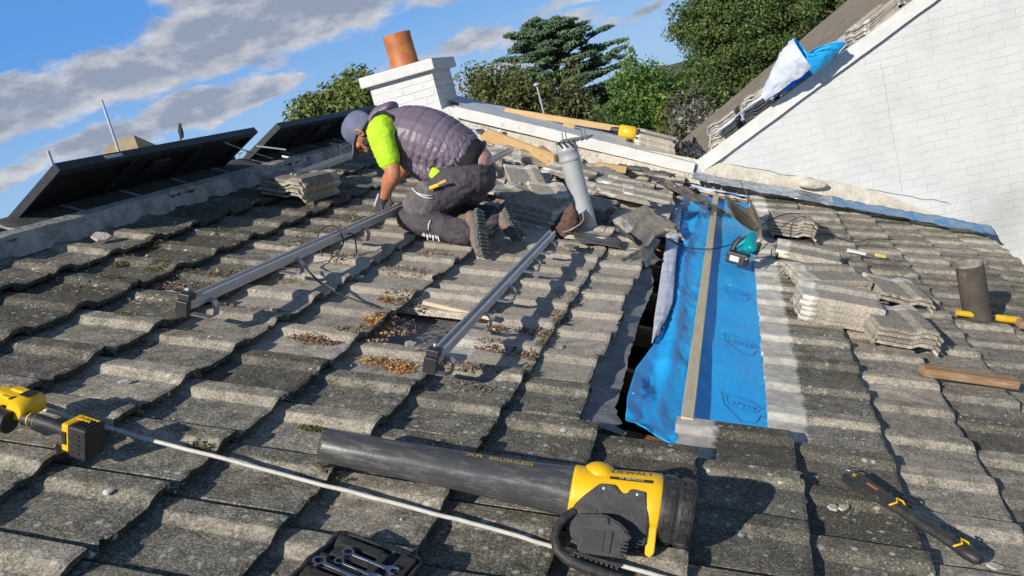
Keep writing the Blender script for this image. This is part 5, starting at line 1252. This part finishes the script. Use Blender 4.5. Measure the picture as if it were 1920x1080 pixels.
scatter('leaf_litter', M_lit, [(.46, .70, .14, .10, 200), (.56, .93, .12, .14, 190), (.72, 1.10, .09, .12, 80), (1.33, .62, .13, .06, 160), (1.42, .80, .10, .10, 260), (1.34, 1.12, .13, .10, 240), (1.21, .47, .12, .04, 150),
    (.93, .66, .10, .03, 60), (.75, .60, .14, .05, 60), (1.80, 1.06, .06, .05, 130), (1.83, .83, .08, .05, 90), (1.98, 1.09, .12, .06, 170), (1.98, .80, .12, .05, 120), (1.78, .55, .18, .04, 120), (2.03, 1.36, .10, .08, 110), (.57, 1.75, .10, .3, 140), (.60, 2.25, .14, .2, 160),
    (1.20, 1.55, .14, .12, 160), (1.22, 1.95, .12, .14, 120), (1.55, 1.35, .1, .1, 90), (1.33, 2.5, .16, .3, 120), (2.02, 1.75, .10, .12, 70), (.10, 1.0, .2, .2, 60), (.85, 1.55, .08, .12, 90), (.28, .45, .2, .1, 50), (1.9, .40, .1, .04, 50)], 2, .0085)
scatter('moss', M_moss, [(.085, .81, .035, .035, 260), (.01, 1.17, .04, .05, 240), (.26, .84, .05, .06, 220), (.22, .60, .06, .04, 160), (.16, 1.56, .05, .08, 130), (.52, .28, .05, .03, 110), (1.525, -.18, .05, .018, 240), (1.30, -.46, .05, .02, 90), (.38, .90, .05, .10, 120), (.66, .62, .10, .06, 100), (2.03, .98, .02, .4, 340), (2.05, 1.55, .02, .4, 200), (1.35, .60, .04, .03, 60), (1.70, -.42, .06, .02, 90), (.80, .30, .05, .03, 60), (2.05, .62, .03, .1, 90)], 3, .0058)
scatter('grit', M_grit, [(1.2, .3, 1.4, 1.0, 260), (3.6, 1.6, 1.2, 1.4, 260), (1.6, 1.4, .7, .8, 220), (1.2, 4.4, .9, 1.0, 420), (1.8, 3.0, .4, .5, 120), (3.2, .2, .2, .12, 40), (2.7, 5.95, 1.8, .12, 300), (.9, 2.8, .3, .4, 120)], 4, .0048)
scatter('rubble_crumbs', M_grit, [(1.4, 3.6, .5, .7, 120), (1.1, 5.2, .8, .5, 160), (2.1, 3.3, .2, .6, 60), (2.3, 5.9, .5, .12, 60)], 5, .016)
# ------------------------------------------------------------------ the kneeling workman
def catmull(P_, sub=5):
    P_ = [np.array(p, float) for p in P_]; out = []
    for i in range(len(P_) - 1):
        p0, p1, p2, p3 = P_[max(i - 1, 0)], P_[i], P_[i + 1], P_[min(i + 2, len(P_) - 1)]
        for k in range(sub):
            t = k / sub; out.append(.5 * (2 * p1 + (-p0 + p2) * t + (2 * p0 - 5 * p1 + 4 * p2 - p3) * t ** 2 + (-p0 + 3 * p1 - 3 * p2 + p3) * t ** 3))
    out.append(P_[-1]); return out
def limb(mb, pts, lat=(0, 1, 0), seg=20, sub=5):
    """pts: (x, y, z, r_lateral, r_other); rounded ends"""
    Q = catmull(pts, sub); L = Vector(lat); n = len(Q); rings = []
    for i, q in enumerate(Q):
        c = Vector(q[:3]); t = (Vector(Q[min(i + 1, n - 1)][:3]) - Vector(Q[max(i - 1, 0)][:3])).normalized()
        a = (L - t * L.dot(t)); a = a.normalized() if a.length > .05 else t.orthogonal().normalized(); b = t.cross(a)
        rings.append((c, t, a, b, q[3], q[4]))
    out = []
    c, t, a, b, ra, rb = rings[0]
    for s, k in ((-.96, .25), (-.8, .6), (-.45, .88)): out.append((c + t * s * min(ra, rb), a, b, ra * k, rb * k))
    out += [(c, a, b, ra, rb) for c, t, a, b, ra, rb in rings]
    c, t, a, b, ra, rb = rings[-1]
    for s, k in ((.45, .88), (.8, .6), (.96, .25)): out.append((c + t * s * min(ra, rb), a, b, ra * k, rb * k))
    vs = []; fs = []
    for c, a, b, ra, rb in out:
        for k in range(seg): w = 2 * PI * k / seg; vs.append(c + a * math.cos(w) * ra + b * math.sin(w) * rb)
    m = len(out)
    for i in range(m - 1):
        for k in range(seg): k2 = (k + 1) % seg; fs.append((i * seg + k, i * seg + k2, (i + 1) * seg + k2, (i + 1) * seg + k))
    fs.append(tuple(range(seg))[::-1]); fs.append(tuple((m - 1) * seg + k for k in range(seg)))
    mb.add(vs, fs)
def fuse(nm, mb, mat, parent, voxel=.007, smooth=4, disp=None):
    me = bpy.data.meshes.new('tmp'); me.from_pydata(mb.v, [], mb.f); o = bpy.data.objects.new('tmp', me); COL.objects.link(o)
    m = o.modifiers.new('r', 'REMESH'); m.mode = 'VOXEL'; m.voxel_size = voxel; m.use_smooth_shade = True
    s = o.modifiers.new('s', 'SMOOTH'); s.iterations = smooth; s.factor = .6
    dg = bpy.context.evaluated_depsgraph_get(); out = bpy.data.meshes.new_from_object(o.evaluated_get(dg)); bpy.data.objects.remove(o)
    out.name = nm
    if disp:
        nv = len(out.vertices); co = np.empty(nv * 3, np.float32); out.vertices.foreach_get('co', co); co = co.reshape(-1, 3)
        nr = np.array([v.normal[:] for v in out.vertices]); co = co + nr * disp(co)[:, None]; out.vertices.foreach_set('co', co.astype(np.float32).ravel()); out.update()
    ob = link(nm, out, mat, parent); out.polygons.foreach_set('use_smooth', [True] * len(out.polygons)); return ob
def vn(co, sx, sy, sz, o=2, off=0.0): return np.array([mnoise.fractal(Vector((p[0] * sx + off, p[1] * sy, p[2] * sz)), .6, 2, o) for p in co])
M_skin = simple('sun_reddened_skin', (.62, .27, .15), (.52, .20, .11), 14, .5, bump=.25, bscale=90, bdist=.002)
M_vest = simple('mauve_grey_quilted_nylon', (.215, .168, .222), (.175, .138, .182), 7, .42, bump=.3, bscale=50, bdist=.003, spec=.4)
M_hiv = simple('fluorescent_yellow_green_shirt', (.55, .92, .03), (.47, .82, .02), 12, .75, bump=.3, bscale=30, bdist=.006)
M_trou = simple('charcoal_work_trousers', (.058, .050, .060), (.090, .078, .090), 9, .85, bump=.6, bscale=26, bdist=.010, dirt=(.13, .115, .12), dscale=9, dlo=.55, dhi=.75)
M_pock = simple('faded_grey_pocket_cloth', (.17, .155, .155), (.125, .113, .117), 9, .85, bump=.6, bscale=26, bdist=.008, dirt=(.17, .15, .14), dscale=9, dlo=.55, dhi=.75)
M_blk = simple('black_cloth', (.015, .015, .017), (.025, .024, .026), 12, .85, bump=.5, bscale=30, bdist=.006)
M_cap = simple('dusty_blue_grey_cap', (.16, .18, .27), (.12, .135, .21), 10, .8, bump=.4, bscale=60, bdist=.003, dirt=(.26, .27, .33), dscale=10, dlo=.52, dhi=.75)
M_sole = simple('grey_rubber_sole', (.085, .10, .095), (.13, .145, .135), 20, .85, bump=.9, bscale=60, bdist=.008, dirt=(.26, .25, .22), dscale=16, dlo=.52, dhi=.75)
M_boot = simple('worn_tan_boot', (.26, .18, .14), (.17, .12, .10), 14, .8, bump=.5, bscale=50, bdist=.004)
M_glove = simple('dark_work_glove', (.045, .047, .052), (.075, .078, .085), 20, .7, bump=.5, bscale=60, bdist=.003)
M_gpalm = simple('pale_glove_stripe', (.55, .56, .56), (.42, .43, .43), 20, .7, bump=.3)
M_hair = simple('dark_brown_hair', (.03, .02, .015), (.055, .038, .028), 60, .7, bump=.8, bscale=180, bdist=.004)
M_refl = simple('silver_reflective_tape', (.70, .70, .70), (.60, .60, .60), 30, .5, bump=.1)

man = thing('person', 'kneeling workman bent over a rail, mauve padded vest, grey cap, yellow green sleeves', 'person', TW(.0, .0, .0))
HC = Vector((.705, 2.40, .242)); UP = Vector((-.75, 0, .66)).normalized(); FW = Vector((-.66, 0, -.75)).normalized(); SD = Vector((0, 1, 0))
HM = Matrix(((FW.x, SD.x, UP.x, HC.x), (FW.y, SD.y, UP.y, HC.y), (FW.z, SD.z, UP.z, HC.z), (0, 0, 0, 1)))   # local: x forward (face), y side, z crown
def hp(x, y, z): return tuple(HM @ Vector((x, y, z)))
# --- body (one continuous surface: head, neck, trunk, arms, legs)
b = MB()
b.sphere((0, 0, .018), (.094, .074, .098), M=HM, seg=32, rings=20)            # skull
b.sphere((.028, 0, -.045), (.062, .055, .062), M=HM, seg=24, rings=14)        # jaw block
b.sphere((.062, 0, -.088), (.026, .026, .020), M=HM)                          # chin
b.tube([hp(.085, 0, .022), hp(.103, 0, -.006), (hp(.112, 0, -.022)), hp(.096, 0, -.034)], [.007, .010, .013, .009], 10)   # nose
b.sphere((.086, 0, .030), (.016, .055, .010), M=HM)                           # brow
for s in (-1, 1):
    b.sphere((.070, s * .036, -.012), (.024, .022, .020), M=HM)               # cheekbone
b.tube([hp(.090, -.020, -.056), hp(.098, 0, -.055), hp(.090, .020, -.056)], [.006, .008, .006], 8)     # lips
b.tube([hp(.088, -.018, -.065), hp(.094, 0, -.066), hp(.088, .018, -.065)], [.006, .008, .006], 8)
limb(b, [(*hp(-.03, 0, -.05), .055, .055), (.80, 2.42, .235, .058, .060), (.88, 2.42, .24, .08, .08)])   # neck
limb(b, [(.87, 2.42, .235, .15, .08), (.97, 2.42, .165, .155, .115), (1.09, 2.42, .09, .14, .11), (1.20, 2.42, .0, .125, .095), (1.27, 2.43, -.11, .13, .09)])
for s, sh, el, wr in ((-1, (.885, 2.235, .245), (.910, 2.165, -.015), (.775, 2.255, -.150)), (1, (.87, 2.60, .24), (.80, 2.70, .0), (.70, 2.52, -.125))):
    sh, el, wr = Vector(sh), Vector(el), Vector(wr); lat = (0, 1, 0)
    limb(b, [(*sh, .062, .062), (*(sh.lerp(el, .5)), .053, .055), (*el, .043, .046), (*(el.lerp(wr, .3)), .045, .048), (*(el.lerp(wr, .7)), .034, .035), (*wr, .027, .024)], lat=lat)
limb(b, [(1.22, 2.35, -.14, .070, .075), (1.06, 2.27, -.215, .066, .070), (.905, 2.22, -.285, .050, .052)])
limb(b, [(.905, 2.22, -.285, .048, .048), (1.05, 2.18, -.355, .046, .044), (1.22, 2.15, -.425, .036, .036)])
limb(b, [(1.22, 2.52, -.15, .070, .075), (1.06, 2.60, -.225, .066, .070), (.885, 2.64, -.295, .060, .062)])
limb(b, [(.885, 2.64, -.295, .058, .058), (1.06, 2.60, -.365, .058, .055), (1.27, 2.55, -.435, .042, .042)])
for s in (-1, 1):                                                               # hands inside the gloves
    pass
fuse('body', b, M_skin, man, voxel=.0048, smooth=3)
# ears
for s in (-1, 1):
    mb = MB()
    mb.tube([hp(-.012, s * .076, -.030), hp(-.022, s * .086, -.010), hp(-.020, s * .089, .014), hp(-.004, s * .086, .022), hp(.006, s * .080, .010), hp(.002, s * .078, -.015), hp(-.008, s * .076, -.032)], [.006, .007, .007, .007, .006, .006, .006], 10)
    mb.sphere(hp(-.006, s * .077, -.004), (.012, .006, .018)); mb.build('ear', M_skin, man)
for s in (-1, 1):
    mb = MB(); mb.sphere(hp(.082, s * .030, .006), .011); e_ = mb.build('eye', simple('eye_white', (.7, .68, .64), None, 20, .3, bump=0), man)
    mb = MB(); mb.sphere(hp(.090, s * .030, .006), .005); mb.build('iris', M_hair, e_)
# hair and beard
hb = MB()
hb.sphere((-.022, 0, .006), (.083, .0785, .080), M=HM, seg=28, rings=18); fuse('hair', hb, M_hair, man, .006, 2, lambda c: .003 * vn(c, 90, 90, 90))
hb = MB(); hb.sphere((.040, 0, -.080), (.048, .050, .030), M=HM, seg=24, rings=14)
for s in (-1, 1): hb.sphere((.020, s * .050, -.052), (.040, .016, .034), M=HM)
fuse('beard', hb, M_hair, man, .006, 1, lambda c: .004 * vn(c, 90, 90, 90))
# cap
cb = MB(); V = []; F = []
nr_, ns = 16, 40
for i in range(nr_):
    a = (PI / 2) * (1 - i / (nr_ - 1)); z = .100 * math.sin(a) ** .85 if a > 0 else 0; r_ = math.cos(a) ** .8 if i < nr_ - 1 else 1
    for k in range(ns):
        w = 2 * PI * k / ns; V.append(((.108 + .004 * math.sin(w * 6)) * r_ * math.cos(w) - .004, .088 * r_ * math.sin(w), .030 + z * (1.04 + .03 * math.cos(w)) + .003 * fbm(math.cos(w) * 2, math.sin(w) * 2 + i)))
for i in range(nr_ - 1):
    for k in range(ns): F.append((i * ns + k, i * ns + (k + 1) % ns, (i + 1) * ns + (k + 1) % ns, (i + 1) * ns + k))
lo = len(V)
for i in range(3):
    for k in range(ns):
        w = 2 * PI * k / ns; V.append(((.106 - .001 * i) * math.cos(w) - .004, .087 * math.sin(w), .030 - .012 * (i + 1) * (1.25 if math.cos(w) < 0 else .6)))
base = (nr_ - 1) * ns
for k in range(ns): F.append((base + k, base + (k + 1) % ns, lo + (k + 1) % ns, lo + k))
for i in range(2):
    for k in range(ns): F.append((lo + i * ns + k, lo + i * ns + (k + 1) % ns, lo + (i + 1) * ns + (k + 1) % ns, lo + (i + 1) * ns + k))
cb.add(V, F, sm=True); o = cb.build('cap', M_cap, man, HM); solidify(o, .003, 1)
def brim(a, b_):
    w = (a - .5) * 2.1; x = .098 * math.cos(w) + .088 * b_ * math.cos(w * .55) ** .5; y = .082 * math.sin(w) * (1 - .05 * b_)
    return (x, y, .026 - .030 * b_ - .9 * y * y * 2.2)
mb = MB(); vs, fs = grid_mesh(24, 8, brim); mb.add(vs, fs, sm=True); o = mb.build('cap_brim', M_cap, man, HM); solidify(o, .004, 0)
# --- padded vest
vb = MB()
ax = [(.84, 2.42, .255), (.935, 2.42, .205), (1.05, 2.42, .125), (1.16, 2.42, .055), (1.245, 2.425, -.01)]
limb(vb, [(.845, 2.42, .240, .150, .085), (.93, 2.42, .200, .195, .145), (1.03, 2.42, .135, .205, .178), (1.13, 2.42, .065, .198, .178), (1.215, 2.425, .005, .185, .155)])
limb(vb, [(.96, 2.42, .05, .16, .09), (1.04, 2.42, -.045, .165, .09), (1.10, 2.42, -.10, .15, .065)])          # sagging front
limb(vb, [(.80, 2.42, .285, .080, .055), (.845, 2.42, .325, .090, .045), (.91, 2.42, .345, .085, .030)])      # collar and hood
axn = [np.array(p) for p in ax]
def axial(co):
    best = np.full(len(co), 1e9); s_ = np.zeros(len(co)); acc = 0
    for p, q in zip(axn[:-1], axn[1:]):
        d = q - p; L = np.linalg.norm(d); t = ((co - p) @ d) / L ** 2; t = np.clip(t, -.6, 1.6); pr = p + t[:, None] * d; dd = np.linalg.norm(co - pr, axis=1)
        m_ = dd < best; best[m_] = dd[m_]; s_[m_] = acc + t[m_] * L; acc += L
    return s_
def vest_disp(co):
    s_ = axial(co) + .10 * (.15 - co[:, 2]) * .6 + .006 * vn(co, 5, 5, 5)
    q = np.abs(np.sin(np.pi * s_ / .047)) ** .55
    fold = vn(co, 26, 9, 15, 3, 4.0)
    low = np.clip((.16 - co[:, 2]) / .2, 0, 1)
    return .0062 * (q - .5) + .008 * (1 - np.abs(fold) * 2) * low + .0012 * vn(co, 20, 20, 20)
vest = fuse('padded_vest', vb, M_vest, man, .0058, 3, vest_disp)
# dark armhole trim
for s, c in ((-1, (.888, 2.240, .225)), (1, (.885, 2.60, .225))):
    ring = []
    for k in range(33):
        w = 2 * PI * k / 32; ring.append((c[0] + .072 * math.cos(w) + .012, c[1] + s * -.004 + .010 * math.cos(w), c[2] + .098 * math.sin(w)))
    mb = MB(); mb.tube(ring, .011, 8, caps=False); mb.build('armhole_trim', M_blk, vest)
# --- shirt sleeves
for s, P_ in ((-1, [(.905, 2.262, .245, .066, .074), (.890, 2.205, .215, .076, .080), (.893, 2.185, .145, .068, .072), (.900, 2.175, .060, .063, .068)]), (1, [(.88, 2.57, .25, .07, .08), (.86, 2.63, .19, .07, .075), (.82, 2.68, .08, .064, .068)])):
    sb = MB(); limb(sb, P_); fuse('shirt_sleeve', sb, M_hiv, man, .006, 3, lambda c: .006 * (.8 - 2 * np.abs(vn(c, 9, 6, 9, 1))) - .0045 * np.abs(vn(c, 20, 14, 30, 2, 5.0)))
sb = MB(); limb(sb, [(1.105, 2.262, -.100, .020, .030), (1.130, 2.262, -.075, .018, .034)]); fuse('shirt_tail', sb, M_hiv, man, .005, 2)
# --- dark undershirt hem, bare lower back, trousers
ub = MB(); limb(ub, [(1.20, 2.425, .0, .168, .140), (1.265, 2.43, -.050, .160, .128)]); fuse('dark_shirt_hem', ub, M_blk, man, .007, 3, lambda c: .010 + .006 * vn(c, 10, 10, 10, 2))
sk = MB(); limb(sk, [(1.295, 2.43, -.062, .105, .085), (1.335, 2.43, -.080, .112, .085)]); fuse('bare_lower_back', sk, simple('pale_pink_skin', (.66, .38, .32), (.58, .31, .26), 12, .5, bump=.1), man, .007, 4)
def trou_disp(co):
    f1 = vn(co, 9, 6, 13, 2, 1.0); f2 = 1 - 2 * np.abs(vn(co, 26, 10, 20, 2, 7.0))
    bl_ = np.clip((co[:, 0] - 1.05) / .2, 0, 1) * np.clip((-.30 - co[:, 2]) / .05, 0, 1)
    xs = np.sin(co[:, 0] * 150 + 5 * f1) * .5
    cal = np.clip((-.30 - co[:, 2]) / .04, 0, 1)
    fold = np.abs(np.sin(co[:, 0] * 38 + co[:, 2] * 30 + 5 * f1)) ** .7
    return .008 * (.6 - 1.8 * np.abs(f1)) + .0018 * (f2 - .4) + .0075 * (fold - .5) * (bl_ + .35 * (1 - cal))
tb = MB()
limb(tb, [(1.235, 2.435, -.115, .178, .125), (1.285, 2.435, -.165, .180, .130), (1.26, 2.435, -.215, .170, .11)])                            # seat
limb(tb, [(1.245, 2.335, -.160, .108, .120), (1.14, 2.29, -.195, .105, .115), (1.02, 2.25, -.245, .094, .102), (.925, 2.225, -.292, .080, .082)])
limb(tb, [(.915, 2.22, -.300, .078, .078), (1.00, 2.195, -.345, .078, .070), (1.10, 2.17, -.380, .074, .072), (1.20, 2.150, -.420, .068, .072), (1.245, 2.145, -.440, .066, .070)])
limb(tb, [(1.255, 2.55, -.165, .105, .120), (1.13, 2.58, -.205, .105, .115), (1.00, 2.61, -.255, .094, .102), (.905, 2.64, -.302, .080, .082)])
limb(tb, [(.895, 2.64, -.310, .078, .076), (1.00, 2.62, -.350, .078, .070), (1.14, 2.58, -.395, .074, .072), (1.285, 2.55, -.440, .066, .070)])
tr = fuse('work_trousers', tb, M_trou, man, .0066, 4, trou_disp)
# belt band and pockets
kb = MB(); limb(kb, [(1.085, 2.215, -.165, .030, .075), (1.02, 2.185, -.210, .034, .085), (.955, 2.165, -.245, .030, .070)]); limb(kb, [(1.10, 2.215, -.215, .03, .055), (1.00, 2.178, -.265, .034, .05)])
pk = fuse('thigh_pocket', kb, M_pock, tr, .006, 4, lambda c: .006 * vn(c, 18, 18, 18, 3, 3.0))
def ribbon(pts, w, nm, mat, par, th=.002):
    V = []; F = []
    for i, p in enumerate(pts):
        p = Vector(p); a = Vector(pts[min(i + 1, len(pts) - 1)]) - Vector(pts[max(i - 1, 0)]); side = a.normalized().cross(Vector((.15, -1, .25)).normalized()).normalized()
        V += [p + side * w / 2, p - side * w / 2]
    for i in range(len(pts) - 1): F.append((2 * i, 2 * i + 1, 2 * i + 3, 2 * i + 2))
    mb = MB(); mb.add(V, F, sm=True); o = mb.build(nm, mat, par); solidify(o, th, 0); return o
for d in (0, .016):
    ribbon([(1.000 + d * .6, 2.157, -.128 - d), (1.015 + d * .6, 2.150, -.150 - d), (1.040 + d * .6, 2.148, -.170 - d), (1.070 + d * .5, 2.152, -.186 - d), (1.105, 2.162, -.196 - d)], .0065, 'reflective_stripe', M_refl, tr)
ribbon([(1.075, 2.100, -.322), (1.060, 2.092, -.345), (1.052, 2.090, -.372)], .007, 'reflective_stripe', M_refl, tr)
mb = MB()
for k in range(9): mb.box((1.010 + .011 * k + .002 * math.sin(k * 4), 2.0925 - .0012 * k, -.393 - .004 * k + .006 * math.sin(k * 2.2)), (.007, .004, .012 + .010 * (k % 3)), M=None)
mb.build('white_shin_badge', M_refl, tr)
# --- boots
def boot(nm, heel, toe, out, parent, label=None):
    """heel and toe are points on the sole; out is the direction the tread faces"""
    heel, toe, out = Vector(heel), Vector(toe), Vector(out).normalized(); x = (toe - heel).normalized(); z = (-out + x * out.dot(x)).normalized(); y = z.cross(x); L = (toe - heel).length
    M = Matrix(((x.x, y.x, z.x, heel.x), (x.y, y.y, z.y, heel.y), (x.z, y.z, z.z, heel.z), (0, 0, 0, 1)))
    ub = MB(); T = lambda px, py, pz: tuple(M @ Vector((px, py, pz)))
    limb(ub, [(*T(.035, 0, .055), .040, .042), (*T(L * .45, 0, .050), .040, .040), (*T(L * .72, 0, .036), .046, .030), (*T(L - .035, 0, .030), .040, .024)], lat=tuple(y))
    limb(ub, [(*T(.050, 0, .055), .040, .045), (*T(.045, 0, .12), .045, .048)], lat=tuple(y))
    bo = fuse(nm, ub, M_boot, man, .006, 3, lambda c: .003 * vn(c, 40, 40, 40))
    so = MB(); out_ = []
    n_ = 44
    for k in range(n_):
        w = 2 * PI * k / n_; px = L / 2 + (L / 2) * math.cos(w); f = px / L; wd = .036 + .014 * math.sin(min(1, max(0, (f - .35) / .5)) * PI * .75) - .004 * math.exp(-((f - .42) / .12) ** 2)
        py = wd * (abs(math.sin(w)) ** .6) * (1 if math.sin(w) > 0 else -1); jag = .0028 * (1 if k % 2 else -1); out_.append((px + jag * math.cos(w), py + jag * (1 if py > 0 else -1)))
    so.prism(out_, .024, M=M @ Matrix.Translation((0, 0, -.006)), bev=.0)
    for k in range(12):
        fx = .02 + (L - .045) * k / 11
        if .38 < fx / L < .50: continue
        for s in (-1, 1): so.box((fx, s * .020, -.010), (.013, .026, .009), M=M @ Matrix.Rotation(s * .02, 4, 'Z'))
    so.build('sole', M_sole, bo); return bo
boot('boot', (1.345, 2.165, -.325), (1.350, 2.050, -.585), (.93, -.34, .10), tr)
boot('boot', (1.385, 2.560, -.380), (1.45, 2.480, -.600), (.92, -.20, .30), tr)
# --- gloved hands
def glove(wr, palm, fdir, ndir, side, nm):
    """palm centre, finger direction, back-of-hand normal"""
    wr, palm, f, n = Vector(wr), Vector(palm), Vector(fdir).normalized(), Vector(ndir); n = (n - f * n.dot(f)).normalized(); sd = f.cross(n) * side
    gb = MB()
    limb(gb, [(*wr, .030, .030), (*wr.lerp(palm, .5), .033, .028), (*palm, .040, .022), (*(palm + f * .028), .040, .019)], lat=tuple(sd))
    for k, (o_, ln, cu) in enumerate(((-.030, .062, .9), (-.010, .070, 1.0), (.010, .066, 1.15), (.029, .052, 1.3))):
        p0 = palm + sd * o_ + f * .034; a = f; pts = [(*p0, .0105, .0105)]; p = p0; ang = 0
        for j, q in enumerate((.45, .32, .23)):
            ang += cu * (.35, .55, .5)[j]; d = f * math.cos(ang) - n * math.sin(ang); p = p + d * ln * q; pts.append((*p, .0098 - .0008 * j, .0098 - .0008 * j))
        limb(gb, pts, lat=tuple(sd), seg=10, sub=3)
    t0 = palm - sd * .034 - f * .012; t1 = t0 - sd * .022 + f * .018 - n * .010; t2 = t1 + f * .026 - sd * .002 - n * .012
    limb(gb, [(*t0, .014, .014), (*t1, .012, .012), (*t2, .0095, .0095)], seg=10, sub=3)
    g = fuse(nm, gb, M_glove, man, .0036, 2, lambda c: .0012 * vn(c, 70, 70, 70))
    ribbon([tuple(palm + n * .023 + f * q + sd * (.02 - q * .3)) for q in (-.05, -.03, -.01, .01, .03)], .012, 'pale_stripe', M_gpalm, g, .002)
    return g
glove((.775, 2.255, -.150), (.728, 2.275, -.185), (-.60, .10, -.62), (-.6, -.55, .5), 1, 'glove')
glove((.700, 2.515, -.125), (.700, 2.455, -.165), (.15, -.85, -.45), (-.35, -.35, .8), -1, 'glove')
# knife in the pocket (its own thing)
kn = thing('folding_knife', 'yellow handled knife tucked into the workman side pocket', 'knife', TW(1.145, 2.150, -.146, rz=R(0), ry=R(-2)))
mb = MB(); mb.box((-.012, 0, 0), (.062, .014, .020), M=Matrix.Rotation(R(-4), 4, 'Y'), bev=.005); mb.build('handle', M_yelb, kn)
mb = MB(); mb.box((.045, 0, .004), (.050, .012, .015), M=Matrix.Rotation(R(-8), 4, 'Y'), bev=.004); mb.build('wooden_tip', M_woodX, kn)
